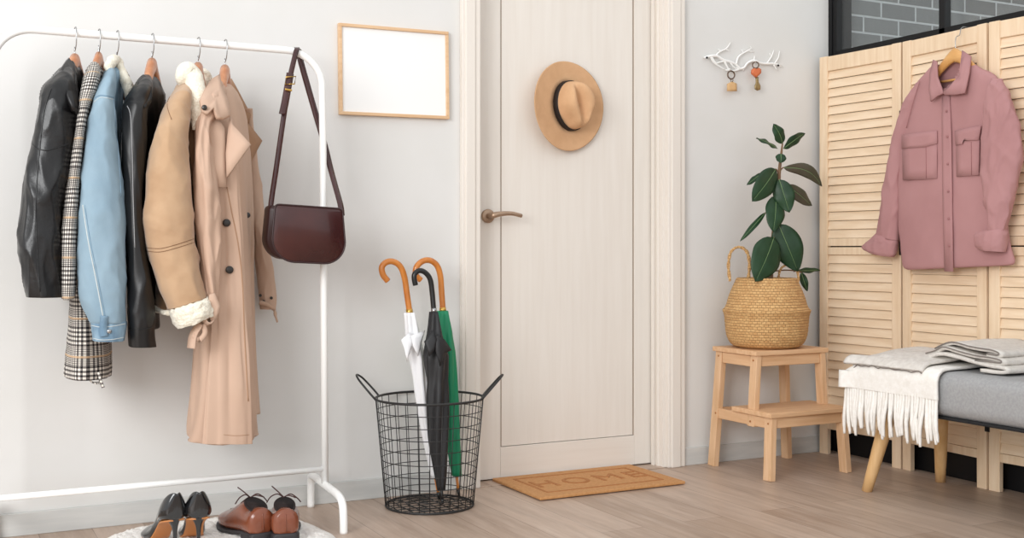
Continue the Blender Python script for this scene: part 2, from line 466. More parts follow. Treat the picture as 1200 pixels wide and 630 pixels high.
# handle
hc = AY(571,253,YD); hz = hc.z
h = obj('door_handle', disc(B(), (hc.x,YD-.006,hz), (0,-1,0), .026, .012, 28), 'bronze', d, label='brushed bronze lever handle on a round rosette')
bm = B(); tube(bm, [(hc.x,YD-.01,hz),(hc.x,YD-.045,hz),(hc.x+.004,YD-.052,hz+.002),(hc.x+.03,YD-.055,hz+.007),(hc.x+.075,YD-.055,hz+.009),(hc.x+.118,YD-.053,hz+.001)], [.011,.010,.0115,.0095,.008,.0075], 12, 5)
obj('lever', bm, 'bronze', h)
bm = B(); box(bm, (hc.x-.004,YD-.001,hz-.09),(hc.x+.004,YD+.001,hz-.075)); bm.free()

# black loft partition with glass beside the wall
w = thing('window_1', 'black steel loft partition with clear panes above a black panel', 'window', (3.53,-1.6,0)); w['kind'] = 'structure'
XP = 3.51
bm = B()
box(bm, (XP,-.047,0), (XP+.085,0,2.9), .002); box(bm, (XP-.006,-.02,0), (XP+.02,-.0,2.9), .002)
for y in (-.635,-1.27,-1.9,-2.53): box(bm, (XP,y,0), (XP+.035,y+.030,2.9), .002)
for z in (1.700,2.45): box(bm, (XP,-3.2,z), (XP+.04,-.04,z+.034), .002)
box(bm, (XP,-3.2,0), (XP+.04,-.04,.12), .002)
obj('frame', bm, 'black', w, False)
obj('lower_panel', box(B(), (XP+.012,-3.2,.11), (XP+.026,-.04,1.71)), 'blackpanel', w, False)
bm = B()
box(bm, (XP+.016,-.606,1.733), (XP+.022,-.045,2.452)); obj('pane', bm, 'glass', w, False)
bm = B(); box(bm, (XP+.016,-1.241,1.733), (XP+.022,-.634,2.452)); obj('pane', bm, 'glass', w, False)
bm = B(); box(bm, (XP+.016,-1.871,1.733), (XP+.022,-1.269,2.452)); obj('pane', bm, 'glass', w, False)

# ------------------------------------------------------------------ clothes rack
RY, RZ = -.22, 1.512
rack = thing('clothes_rack', 'white tubular metal clothes rack with a curved top rail', 'clothes rack', (.66,RY,0))
XL, XR = .172, 1.156
arc = [(XR-.13+.13*math.sin(PI/2*k/12)-.010*k/12, RY, RZ-.115+.115*math.cos(PI/2*k/12)) for k in range(13)]
arcl = [(XL+.11-.11*math.sin(PI/2*k/12), RY, RZ-.10+.10*math.cos(PI/2*k/12)) for k in range(13)][::-1]
bm = B(); poly_tube(bm, [(XL,RY,.10),(XL,RY,.7),(XL,RY,1.3)] + arcl + arc + [(XR-.007,RY,1.25),(XR-.004,RY,.7),(XR,RY,.105)], .0115, 16)
obj('rail_frame', bm, 'white_metal', rack)
bm = B(); poly_tube(bm, [(XL,RY,.162),(XR,RY,.162)], .0095, 12); obj('lower_rail', bm, 'white_metal', rack)
for x in (XL, XR):
    bm = B(); tube(bm, [(x+.01,-.035,0),(x+.01,-.035,.06),(x+.009,-.040,.095),(x+.007,-.07,.112),(x,-.22,.110),(x-.006,-.37,.106),(x-.008,-.418,.088),(x-.009,-.432,.05),(x-.009,-.434,0)], .0125, 12, 5)
    obj('foot', bm, 'white_metal', rack)

# ------------------------------------------------------------------ hangers and coats
def hanger(px, topy, label, tilt=.36, wl=.15, m='hangw', fat=.015, group='wooden hangers on the rack', knob=22):
    c = AY(px, topy, RY)            # top of the wooden part
    t = thing('coat_hanger', label, 'hanger', (c.x, RY, c.z-.02), group)
    pts = []; 
    for k in range(-8, 9):
        s = k/8; y = RY + s*wl
        pts.append((c.x + tilt*s*wl + .012*s*s, y, c.z - .024 - .125*abs(s)**1.35))
    R = []
    for k, p in enumerate(pts):
        s = (k-8)/8; hh = .026*(1-abs(s))**.6 + .012 if abs(s) > .05 else .036; ww = fat*(1-.35*abs(s))
        zc = p[2] - (.004 if abs(s) > .05 else -.004)
        R.append([Vector((p[0]+ww*math.cos(a), p[1]-.3*ww*math.cos(a), zc + hh*.62*math.sin(a))) for a in [2*PI*q/16 for q in range(16)]])
    bm = B(); rings(bm, R); obj('yoke', bm, m, t)
    z0 = c.z
    bm = B(); tube(bm, [(c.x,RY,z0-.02),(c.x,RY,z0+.02),(c.x,RY,RZ-.055),(c.x+.003,RY-.012,RZ-.035),(c.x+.003,RY-.0175,RZ-.008),(c.x+.003,RY-.012,RZ+.0125),(c.x+.002,RY+.002,RZ+.0175),(c.x,RY+.014,RZ+.010),(c.x-.001,RY+.0175,RZ-.006)], .0016, 8, 5)
    obj('hook', bm, 'chrome', t)
    return c
LB = 'wooden hanger with wire hook holding the '
hanger(87.5, 63, LB+'leftmost black leather jacket')
hanger(115.5, 61, LB+'plaid coat', fat=.012)
hanger(137, 70, LB+'light denim jacket', fat=.010)
hanger(178, 68, LB+'black leather jacket next to the denim')
hanger(232, 73, LB+'tan shearling coat')
hanger(263.5, 76, LB+'beige trench coat')
GR = 'coats hanging on the rack'
def coat(name, label, px, py, cat): 
    p = AY(px, py, RY); return thing(name, label, cat, (p.x, RY, p.z), GR)

# --- leftmost black leather jacket
c1 = coat('leather_jacket', 'black leather jacket hanging leftmost on the white rack', 87, 346, 'jacket')
b = cloth([rowY(79,82,93,-.22,.05), rowY(88,72,97,-.205,.10), rowY(104,62,98,-.20,.135), rowY(150,55,88,-.20,.135), rowY(220,49,82,-.20,.135), rowY(300,47,74,-.20,.135), rowY(345,48,72,-.20,.135)], amp=.004, folds=.003, seed=1)
obj('body', b, 'leather', c1)
b = cloth([rowY(73,77,87,-.26,.03,.1), rowY(84,68,89,-.29,.08,.1), rowY(95,57,90,-.33,.10,.1), rowY(103,50,90,-.36,.095,.1), rowY(115,47,89,-.39,.075,.1), rowY(135,43,87,-.41,.06,.1), rowY(180,35,82,-.41,.058,.1), rowY(235,26,75,-.41,.06,.1), rowY(285,21,71,-.41,.06,.1), rowY(320,24,71,-.41,.058,.1), rowY(344,29,73,-.41,.057,.1), rowY(348,30,73,-.41,.054,.1)], amp=.0055, fz=5, fxy=13, seed=2)
s = obj('sleeve', b, 'leather', c1)
seam([s], [(37,168),(44,174),(56,176),(70,172),(80,168)], .0016, 'leather', s)
seam([s], [(60,104),(52,130),(46,180),(42,240),(44,300),(47,342)], .0016, 'leather', s)
obj('collar', flap(fY([(79,69,-.31),(71,81,-.385),(73,92,-.42),(78,112,-.455),(85,128,-.465),(92,133,-.44),(90,112,-.42),(88,92,-.39),(85,78,-.33)], 0), .014, bulge=.006), 'leatherw', c1)
obj('collar', flap(fY([(93,76),(97,82),(99,91),(96,104),(92,96),(90,84)], -.13), .014), 'leatherw', c1)

# --- plaid coat
c2 = coat('plaid_coat', 'black and white checked wool coat between black leather and denim', 110, 445, 'coat')
b = cloth([rowY(78,105,119,-.21,.05), rowY(90,101,121,-.205,.10), rowY(115,99,112,-.20,.135), rowY(180,95,110,-.20,.135), rowY(280,88,108,-.20,.135), rowY(350,84,124,-.20,.135), rowY(400,81,129,-.20,.135), rowY(434,78,131,-.20,.135), rowY(440,80,129,-.20,.13)], amp=.003, folds=.003, nf=5, seed=3)
obj('body', b, 'plaid', c2)
b = cloth([rowY(74,106,114,-.27,.03,.1), rowY(80,103,117,-.30,.07,.1), rowY(92,98,117,-.35,.09,.1), rowY(108,94,113,-.39,.06,.1), rowY(130,91,104,-.41,.05,.1), rowY(180,84,97,-.41,.05,.1), rowY(235,76,92,-.41,.05,.1), rowY(280,72,90,-.41,.05,.1), rowY(320,71,89,-.41,.05,.1), rowY(346,71,87,-.41,.045,.1), rowY(351,74,83,-.41,.04,.1)], amp=.003, seed=4)
obj('sleeve', b, 'plaid', c2)
b = B(); ribbon(b, fY([(104,430),(106,446),(117,448),(116,438)], -.30), (0,-1,0), .03, .004); obj('belt', b, 'plaid', c2)
b = B(); ribbon(b, fY([(115,436),(118,446),(121,454)], -.32), (1,-.5,0), .008, .003); obj('belt_end', b, 'plaid', c2)

# --- denim jacket
c3 = coat('denim_jacket', 'light blue denim jacket with a cream fleece collar', 135, 395, 'jacket')
b = cloth([rowY(80,129,141,-.20,.05), rowY(90,127,147,-.205,.10), rowY(112,122,143,-.20,.135), rowY(170,118,140,-.20,.135), rowY(260,116,140,-.20,.135), rowY(330,118,140,-.20,.135), rowY(352,120,140,-.20,.13)], amp=.003, seed=5)
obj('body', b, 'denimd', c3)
b = cloth([rowY(80,126,134,-.27,.03,.1), rowY(88,121,136,-.30,.08,.1), rowY(98,116,136,-.34,.10,.1), rowY(108,111,135,-.38,.08,.1), rowY(122,107,134,-.41,.06,.1), rowY(173,98,138,-.42,.055,.1), rowY(230,93,145,-.42,.06,.1), rowY(300,90,147,-.42,.06,.1), rowY(345,92,148,-.42,.06,.1), rowY(372,102,148,-.42,.055,.1), rowY(378,105,148,-.42,.05,.1)], amp=.004, fz=7, fxy=11, seed=6)
s3 = obj('sleeve', b, 'denim', c3)
b = cloth([rowY(376,106,148,-.42,.05,.1), rowY(380,106,148.5,-.42,.053,.1), rowY(394,108,146,-.42,.053,.1), rowY(399,109,145,-.42,.05,.1)], amp=.002, seed=7)
k = obj('cuff', b, 'denimd', c3)
seam([s3], [(97,240),(103,280),(112,325),(121,372)], .0016, 'stitch', s3)
seam([s3], [(99.5,240),(105.5,280),(114.5,325),(123.5,372)], .0009, 'denimd', s3)
seam([s3], [(109,117),(116,112),(124,112),(133,114)], .0016, 'denimd', s3)
seam([s3], [(110,119.5),(117,114.5),(124,114.5),(133,116.5)], .0009, 'stitch', s3)
seam([s3], [(133,116),(136,150),(139,180),(142,230)], .0012, 'denimd', s3)
seam([k], [(107,381),(118,383),(132,382),(147,379)], .0011, 'stitch', k)
seam([k], [(109,396),(118,398),(132,397.5),(145,395)], .0011, 'stitch', k)
tb = hits([s3, k], [(122,370),(121,384),(122,394)], .003)
b = B(); ribbon(b, tb, (1,-.1,0), .020, .004); obj('cuff_tab', b, 'denimd', k)
p = hits([s3, k], [(128,388)], .003)[0]; obj('button', disc(B(), p, (0,-1,0), .0062, .006), 'chrome', k)
# fleece collar: thick roll standing around the neck and falling at the right
b = B(); tube(b, fY([(127,84,-.32),(128,77,-.31),(132,71,-.28),(138,71,-.24),(141,80,-.26),(146,92,-.28),(150,106,-.29),(149,120,-.29)], 0), [.008,.013,.016,.013,.013,.015,.014,.005], 16, 6); fuzz(b, .0035, 60, 2)
obj('collar', b, 'fleece', c3)
b = B(); tube(b, fY([(141,78,-.16),(146,90,-.15),(151,104,-.15),(149,122,-.17)], 0), [.008,.014,.016,.006], 14, 6); fuzz(b, .006, 60, 3)
obj('collar', b, 'fleeced', c3)

# --- second leather jacket
c4 = coat('leather_jacket', 'black leather jacket hanging between the denim jacket and the tan shearling coat', 170, 400, 'jacket')
b = cloth([rowY(92,170,185,-.21,.05), rowY(102,160,190,-.205,.10), rowY(122,152,193,-.20,.135), rowY(170,151,187,-.20,.135), rowY(260,150,176,-.20,.135), rowY(340,151,184,-.20,.135), rowY(378,152,187,-.20,.135), rowY(384,154,186,-.20,.13)], amp=.004, folds=.002, seed=8)
obj('body', b, 'leatherw', c4)
b = cloth([rowY(89,166,176,-.27,.03,.1), rowY(97,160,178,-.30,.08,.1), rowY(108,152,178,-.34,.10,.1), rowY(120,146,176,-.37,.08,.1), rowY(134,143,173,-.40,.06,.1), rowY(190,143,170,-.41,.05,.1), rowY(260,147,167,-.41,.05,.1), rowY(330,150,177,-.41,.052,.1), rowY(368,150,181,-.41,.052,.1), rowY(388,150,180,-.41,.05,.1), rowY(406,151,182,-.41,.045,.1)], amp=.004, fz=4, fxy=14, seed=9)
s4 = obj('sleeve', b, 'leatherw', c4)
seam([s4], [(149,124),(153,136),(155,180),(156,230),(158,290)], .0012, 'seam', s4)
seam([s4], [(150,384),(160,386),(172,385),(181,382)], .0016, 'leatherw', s4)
obj('collar', flap(fY([(167,89,-.32),(160,99,-.39),(163,112,-.43),(169,128,-.45),(177,120,-.42),(177,104,-.40),(172,93,-.34)], 0), .014, bulge=.006), 'leatherw', c4)
obj('collar', flap(fY([(184,88),(188,100),(194,118),(189,130),(184,126),(180,108),(181,94)], -.14), .014), 'leatherw', c4)

# --- shearling coat
c5 = coat('shearling_coat', 'tan suede shearling coat with thick cream fleece collar and cuff', 210, 360, 'coat')
b = cloth([rowY(94,212,232,-.21,.05), rowY(108,204,236,-.205,.10), rowY(130,200,238,-.20,.135), rowY(200,195,236,-.20,.135), rowY(280,188,234,-.20,.135), rowY(340,182,232,-.20,.135), rowY(362,180,232,-.20,.135)], amp=.003, seed=10)
obj('body', b, 'suede', c5)
b = B(); tube(b, fY([(180,360,-.30),(186,364,-.37),(196,366,-.405),(212,364,-.405)], 0), .008, 10, 6); fuzz(b, .004, 80); obj('hem_trim', b, 'fleece', c5)
b = cloth([rowY(92,214,226,-.27,.03,.1), rowY(100,208,226,-.30,.08,.1), rowY(112,199,226,-.35,.10,.1), rowY(125,192,224,-.39,.085,.1), rowY(145,184,222,-.42,.07,.1), rowY(165,179,219,-.43,.068,.1), rowY(205,172,222,-.43,.072,.1), rowY(260,169,227,-.43,.072,.1), rowY(290,171,230,-.43,.07,.1), rowY(330,185,238,-.43,.066,.1), 
           (AY(198,362,-.43), AY(243,347,-.43), Vector((.006,.06,0)))], amp=.0045, fz=8, fxy=9, seed=11)
s5 = obj('sleeve', b, 'suede', c5)
seam([s5], [(172,290),(188,291),(208,286),(229,279)], .0010, 'suedei', s5)
seam([s5], [(172,294),(188,295),(208,290),(230,283)], .0010, 'suedei', s5)
seam([s5], [(203,106),(196,122),(201,140)], .0010, 'suedei', s5)
b = cloth([(AY(199,362,-.43), AY(243,347,-.43), Vector((.006,.058,0))), (AY(199,366,-.43), AY(246,350,-.43), Vector((.007,.074,0))), (AY(203,378,-.43), AY(250,361,-.43), Vector((.007,.076,0))), (AY(208,385,-.43), AY(251,368,-.43), Vector((.007,.066,0)))], amp=.002, seed=12)
fuzz(b, .004, 70, 5); obj('cuff', b, 'fleece', s5)
b = B(); tube(b, fY([(213,98,-.36),(214,90,-.38),(218,84,-.38),(224,86,-.38),(228,97,-.39),(230,112,-.41),(230,130,-.41),(228,152,-.41)], 0), [.014,.023,.028,.028,.029,.027,.021,.006], 18, 6); fuzz(b, .0035, 50, 8)
obj('collar', b, 'fleece', c5)
b = B(); tube(b, fY([(237,82,-.15),(242,88,-.14),(243,100,-.14),(240,116,-.16)], 0), [.008,.014,.014,.006], 14, 6); fuzz(b, .005, 55, 9)
obj('collar', b, 'fleece', c5)
obj('lining', flap(fY([(225,128),(232,140),(231,190),(231,250),(226,220),(220,160)], -.385), .008), 'suedei', c5)

# --- trench coat
c6 = coat('trench_coat', 'long beige trench coat nearest the burgundy bag with dark buttons', 262, 515, 'coat')
b = cloth([rowY(100,254,272,-.21,.05,.3), rowY(112,244,280,-.22,.12,.3), rowY(135,240,288,-.22,.15,.3), rowY(190,242,291,-.22,.16,.3), rowY(270,240,293,-.22,.16,.3), rowY(350,234,294,-.22,.16,.3), rowY(430,228,297,-.22,.16,.3), rowY(480,223,300,-.22,.16,.3), rowY(508,220,301,-.22,.16,.3), rowY(509.5,221,300.5,-.22,.158,.3)], amp=.004, fz=1.6, fxy=14, folds=.007, nf=7, seed=13)
obj('body', b, 'trench', c6)
# near front panel with its edge
b = cloth([rowY(140,252,272,-.385,.01,.2), rowY(200,253,277,-.39,.012,.2), rowY(300,252,283,-.39,.012,.2), rowY(400,246,289,-.39,.012,.2), rowY(510,238,294,-.385,.012,.2), rowY(515,238,294,-.385,.010,.2)], amp=.006, fz=1.2, fxy=12, folds=.003, nf=8, seed=14)
obj('front_panel', b, 'trench', c6)
b = cloth([rowY(150,279,291,-.14,.03,.2), rowY(220,282,297,-.14,.03,.2), rowY(320,284,298,-.14,.03,.2), rowY(420,286,301,-.14,.03,.2), rowY(484,288,305,-.14,.03,.2)], amp=.003, fz=2, fxy=12, seed=15)
obj('front_panel', b, 'trench', c6)
b = cloth([rowY(96,250,260,-.28,.03,.1), rowY(104,243,262,-.31,.07,.1), rowY(114,238,262,-.35,.08,.1), rowY(126,233,256,-.39,.06,.1), rowY(150,231,247,-.42,.05,.1), rowY(200,229,250,-.42,.05,.1), rowY(250,229,257,-.42,.052,.1), rowY(290,232,259,-.42,.052,.1), rowY(325,237,256,-.415,.05,.1), rowY(352,240,254,-.41,.045,.1), rowY(366,240,252,-.41,.042,.1)], amp=.008, fz=3.5, fxy=15, folds=.004, nf=5, seed=16)
s6 = obj('sleeve', b, 'trench', c6)
obj('cuff', flap(fY([(245,345),(251,343),(258,358),(254,372),(247,376),(243,366)], -.465), .01), 'trench', s6)
b = B(); ribbon(b, fY([(249,372,-.44),(243,380,-.47),(236,377,-.465),(231,384,-.46),(226,394,-.455),(224,408,-.455)], 0), (.6,-1,.3), .032, .004); obj('cuff_strap', b, 'trench', s6)
b = B(); ribbon(b, fY([(238,379,-.47),(240,390,-.47),(233,398,-.465),(226,392,-.46)], 0), (.9,-.3,.3), .014, .004); obj('cuff_strap', b, 'trench', s6)
b = cloth([rowY(128,282,296,-.10,.03,.1), rowY(160,287,298,-.06,.035,.1), rowY(196,288,303,-.055,.035,.1), rowY(250,293,310,-.055,.035,.1), rowY(300,298,317,-.055,.035,.1), rowY(345,303,323,-.055,.033,.1), rowY(362,305,323,-.055,.03,.1)], amp=.004, fz=5, fxy=16, seed=17)
t6 = obj('sleeve', b, 'trench', c6)
b = B(); ribbon(b, fY([(304,354,-.092),(314,357,-.096),(321,362,-.092),(323,370,-.09),(325,377,-.088)], 0), (-.4,-.3,1), .014, .005); obj('cuff_strap', b, 'trench', t6)
for q in ((305,346),(309,353),(318,349)): obj('button', disc(B(), AY(q[0],q[1],-.093), (0,-1,0), .005, .004, 12), 'button', t6)
# collar, lapels and storm flap
obj('collar', flap(fY([(247,94,-.36),(239,106,-.42),(234,117,-.46),(237,130,-.47),(243,134,-.475),(250,127,-.47),(254,138,-.47),(262,139,-.46),(270,135,-.45),(266,118,-.43),(259,100,-.38),(257,88,-.34)], 0), .012, bulge=.008), 'trench', c6)
p = AY(239.5,126,-.478); obj('button', disc(B(), p, (-.2,-1,0), .008, .006, 14), 'button', c6)
obj('storm_flap', flap(fY([(240,134),(254,137),(263,150),(264,180),(265,219),(251,219),(247,190),(244,160)], -.432), .006), 'trench', c6)
obj('lapel', flap(fY([(270,136,-.42),(273,146,-.43),(283,157,-.45),(294,169,-.465),(281,187,-.46),(266,208,-.445),(265,180,-.44),(267,158,-.43)], 0), .010, bulge=.006), 'trench', c6)
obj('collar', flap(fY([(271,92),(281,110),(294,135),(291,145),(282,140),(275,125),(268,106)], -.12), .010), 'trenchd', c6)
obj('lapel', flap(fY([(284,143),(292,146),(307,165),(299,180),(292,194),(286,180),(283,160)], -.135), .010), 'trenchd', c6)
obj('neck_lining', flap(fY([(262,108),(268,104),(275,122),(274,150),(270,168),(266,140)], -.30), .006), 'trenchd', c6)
TB = [o for o in c6.children if o.name.startswith(('body','front_panel'))]
for q in ((265.5,261),(269,316)): obj('button', disc(B(), hits(TB, [q], .003)[0], (-.1,-1,0), .0115, .006, 18), 'button', c6)
obj('button', disc(B(), hits(TB, [(290,252)], .003)[0], (-.1,-1,0), .009, .006, 14), 'button', c6)
seam(TB, [(266,219),(272,250),(279,285),(284,330),(287,400),(291,470)], .0016, 'trenchd', c6)
seam(TB, [(262,509),(272,510),(282,510),(292,509)], .0008, 'trenchd', c6)

# ------------------------------------------------------------------ shoulder bag
bag = thing('shoulder_bag', 'burgundy leather saddle bag hung by its strap from the rack rail', 'bag', AY(358,306,-.30))
def bagshape(l, r, t, bt, y, dy, rc, slope=.0):
    out = []
    L, Rr = AY(l, t, y).x, AY(r, t, y).x; T, Bt = AY(l, t, y).z, AY(l, bt, y).z
    n = 10
    for k in range(n+1):
        a = PI + PI/2*k/n; out.append((L+rc+rc*math.cos(a), Bt+rc*1.0+rc*math.sin(a)))
    for k in range(n+1):
        a = 1.5*PI + PI/2*k/n; out.append((Rr-rc+rc*math.cos(a), Bt+rc+rc*math.sin(a)))
    r2 = .014
    for k in range(5):
        a = PI/2*k/4; out.append((Rr-.008-r2+r2*math.cos(a), T-r2+r2*math.sin(a)))
    for k in range(5):
        a = PI/2+PI/2*k/4; out.append((L+.008+r2+r2*math.cos(a), T-r2+r2*math.sin(a)))
    cx = (L+Rr)/2; cz = (T+Bt)/2
    R = []
    for yy, s in ((y+dy, .96), (y+dy*.8, 1.0), (y+dy*.2, 1.0), (y, .975)):
        R.append([Vector((cx+(px-cx)*s, yy, cz+(pz-cz)*s - slope*(px-cx))) for px, pz in out])
    return rings(B(), R), [Vector((px, y, pz - slope*(px-cx))) for px, pz in out]
b, _ = bagshape(312.5,402,242,305,-.325,.07,.062,.05); obj('body', b, 'bagd', bag)
b, o = bagshape(319,404.5,241,308,-.337,.012,.070,.05); f_ = autosmooth(obj('flap', b, 'bag', bag), 50)
b = B(); tube(b, o, .0028, 8, 1, True); obj('piping', b, 'bagd', f_)
b = B(); ribbon(b, fY([(316.5,252,-.30),(318,235,-.29),(324,195,-.275),(332,140,-.258),(339,95,-.245),(346,64,-.238),(348,58,-.232)], 0) + [AY(348,56,-.22)], (1,0,.2), .016, .004); st = obj('strap', b, 'bag', bag)
b = B(); ribbon(b, [AY(348,56.5,-.215)] + fY([(350,60,-.200),(353,74,-.196),(366,120,-.192),(380,168,-.194),(387,196,-.205),(393,218,-.245),(399,240,-.285),(400.5,252,-.30)], 0), (1,0,-.3), .019, .004); obj('strap', b, 'bag', bag)
b = B(); ribbon(b, fY([(340,86,-.252),(338,98,-.257),(334,120,-.264),(331,134,-.270)], 0), (1,0,.2), .023, .005); obj('strap_end', b, 'bag', st)
p0 = AY(340.5,95,-.262)
b = B(); tube(b, [p0+Vector((x,0,z)) for x, z in ((-.015,.012),(.017,.016),(.013,-.008),(-.018,-.012))], .0022, 8, 1, True); obj('buckle', b, 'gold', st)
b = B(); ribbon(b, fY([(334,104.5),(342,106)], -.268), (0,0,1), .006, .004); obj('keeper', b, 'gold', st)

# ------------------------------------------------------------------ picture frame
fr = thing('picture_frame', 'blank white board in a thin light wooden frame on the wall', 'picture', (1.48,-.009,1.345))
rot = Matrix.Translation((1.480,0,1.502)) @ Matrix.Rotation(-.012, 4, 'Y') @ Matrix.Translation((-1.480,0,-1.502))
x0, x1, z0, z1, fw_ = 1.273, 1.687, 1.344, 1.660, .011
bm = B()
for a, c in (((x0,-.020,z1-fw_),(x1,-.001,z1)), ((x0,-.020,z0),(x1,-.001,z0+fw_)), ((x0,-.0195,z0+fw_),(x0+fw_,-.001,z1-fw_)), ((x1-fw_,-.0195,z0+fw_),(x1,-.001,z1-fw_))): box(bm, a, c, .0012, rot)
obj('frame', bm, 'frame', fr, False)
obj('board', box(B(), (x0+fw_,-.012,z0+fw_), (x1-fw_,-.002,z1-fw_), 0, rot), 'canvas', fr, False)

# ------------------------------------------------------------------ hat on the door
hatc = AY(667,124,.045)
hat = thing('fedora_hat', 'tan felt fedora with black band hung on the door', 'hat', (hatc.x, YD-.003, hatc.z))
HR = Matrix.Translation((hatc.x, YD-.012, hatc.z)) @ Matrix.Rotation(math.radians(7), 4, 'Z') @ Matrix.Rotation(math.radians(-9), 4, 'Y')
def hatpt(x, z, h): return HR @ Vector((x, -h, z))
CA, CB = .074, .096
def brim_h(a, f): return   .004 + .018*f*f*abs(math.cos(a))**1.5 + .004*f
R = []; seg = 72
def brimR(a): return 1/math.sqrt(((math.cos(a)+.07)/.166)**2 + (math.sin(a)/.174)**2)
def crR(a): return 1/math.sqrt((math.cos(a)/CA)**2 + (math.sin(a)/CB)**2)
prof = [0, .2, .4, .6, .8, .95, 1.0]
for f in prof: R.append([hatpt(*(lambda r: (r*math.cos(a), r*math.sin(a)))(crR(a)+(brimR(a)-crR(a))*f), brim_h(a, f)+.004) for a in [2*PI*k/seg for k in range(seg)]])
for f in reversed(prof): R.append([hatpt(*(lambda r: (r*math.cos(a), r*math.sin(a)))(crR(a)+(brimR(a)-crR(a))*f-.001), brim_h(a, f)) for a in [2*PI*k/seg for k in range(seg)]])
bm = B(); rings(bm, R, True, False); obj('brim', bm, 'felt', hat)
R = []
HT = .112
def crown(a, s, h, scale=1.0):
    r = crR(a)*s; x, z = r*math.cos(a), r*math.sin(a)
    return x*scale, z*scale, h
levels = [(1.0,.004),(.985,.02),(.965,.04),(.94,.06),(.90,.08),(.85,.096),(.77,.107),(.65,.113),(.5,.114),(.34,.114),(.18,.114),(.05,.114)]
for s, hgt in levels:
    ring = []
    for k in range(seg):
        a = 2*PI*k/seg; x, z, hh = crown(a, s, hgt)
        # the crown tapers toward its front (top of the photo) and has a long crease with two side pinches
        t = z/CB
        x *= 1 - .16*max(0, -t)*min(1, hgt/.1)
        top = max(0, (hgt-.06)/.054)
        dent = .040*math.exp(-((x+.004+.010*t)/.018)**2)*(1 - .55*abs(t)**2)*top
        pin = .022*math.exp(-((z+.06)/.035)**2)*math.exp(-((abs(x)-.05)/.022)**2)*min(1, hgt/.08)
        ring.append(hatpt(x*(1-.25*pin/.022*.6), z, hh - dent - pin*.6))
    R.append(ring)
bm = B(); rings(bm, R); o = obj('crown', bm, 'felt', hat); smoothmod(o, 1)
R = [[hatpt(crR(a)*s*math.cos(a)*(1 - .16*max(0,-math.sin(a)*crR(a)/CB)*min(1,hh/.1)), crR(a)*s*math.sin(a), hh) for a in [2*PI*k/seg for k in range(seg)]] for s, hh in ((1.005,.008),(1.022,.010),(1.008,.034),(.985,.036))]
bm = B(); rings(bm, R, False, False); obj('hat_band', bm, 'ribbon', hat)

# ------------------------------------------------------------------ branch hook rail with two key rings
hk = thing('wall_hook_rail', 'white branch shaped key rack screwed to the wall', 'key rack', AY(870,76,-.004))
def zp(x, y, yy=-.012): return AY(810 + x/6.667, 30 + y/6.667, yy)
branches = [
 ([(100,250),(150,238),(200,238),(250,268),(300,282),(345,300),(380,335),(415,325),(440,292),(490,272),(540,293),(590,297),(640,297),(700,312)], [.004,.006,.006,.006,.005,.005,.006,.005,.005,.006,.005,.005,.005,.003]),
 ([(150,240),(175,285),(215,315),(265,345)], [.005,.004,.0035,.002]), ([(160,240),(190,290),(225,285),(270,275)], .0035),
 ([(255,270),(280,320),(300,355)], [.005,.004,.002]), ([(270,345),(300,352),(345,350),(385,336)], .0035), ([(300,282),(340,330),(380,335)], .0035),
 ([(190,236),(220,205),(265,185),(290,160),(306,132)], [.004,.0035,.003,.003,.002]), ([(235,200),(210,185)], .002), ([(270,183),(300,198)], .002),
 ([(352,300),(362,255),(385,228),(420,208),(475,175)], [.004,.004,.0035,.003,.002]), ([(410,213),(395,188)], .002), ([(440,195),(488,205)], .002), ([(470,178),(462,165)],.002),
 ([(490,272),(495,235)], [.003,.0018]), ([(590,296),(625,245),(645,192)], [.004,.003,.0018]), ([(628,242),(612,215)], .002),
 ([(650,298),(680,250),(690,198)], [.004,.003,.0018]), ([(640,297),(672,348)], [.004,.0022]), ([(670,300),(712,325)], [.003,.002]), ([(415,325),(405,350)], [.004,.002])]
bm = B()
for pts, r in branches:
    r2 = r if isinstance(r, list) else [r]*len(pts)
    tube(bm, [zp(*p) for p in pts], r2, 8, 3)
for q in ((300,352),(500,285)): tube(bm, [zp(q[0],q[1]-8), zp(q[0],q[1]-2,-.03), zp(q[0],q[1]-14,-.045)], [.004,.0035,.003], 8, 3)
obj('branch', bm, 'white_metal', hk)
for q in ((123,250),(680,311)): obj('screw', disc(B(), zp(q[0],q[1],-.018), (0,-1,0), .0045, .005, 12), 'black', hk)
k1 = thing('key_ring', 'key ring with a wooden house tag hanging at the left of the white rack', 'key ring', zp(315,470,-.03), 'key rings on the branch rack')
bm = B(); torus(bm, zp(312,385,-.03), (.1,1,0), .0165, .003); obj('ring', bm, 'darkring', k1)
bm = B(); torus(bm, zp(318,428,-.03), (1,.2,0), .006, .0015, 16); obj('link', bm, 'darkring', k1)
obj('house_tag', flap([zp(x,y,-.03) for x,y in ((283,512),(283,455),(318,436),(354,455),(354,512))], .006), 'tagw', k1)
k2 = thing('key_ring', 'key ring with an orange tag and a key on the white rack', 'key ring', zp(510,430,-.03), 'key rings on the branch rack')
bm = B(); torus(bm, zp(503,308,-.034), (.5,1,0), .013, .0025); obj('ring', bm, 'darkring', k2)
obj('heart_tag', flap([zp(x,y,-.032) for x,y in ((505,405),(472,375),(474,345),(490,332),(507,342),(524,330),(541,343),(541,372))], .010), 'tago', k2)
bm = flap([zp(x,y,-.030) for x,y in ((503,400),(524,400),(524,440),(540,470),(538,500),(516,508),(498,496),(496,470),(506,445))], .004); obj('key', bm, 'keym', k2)

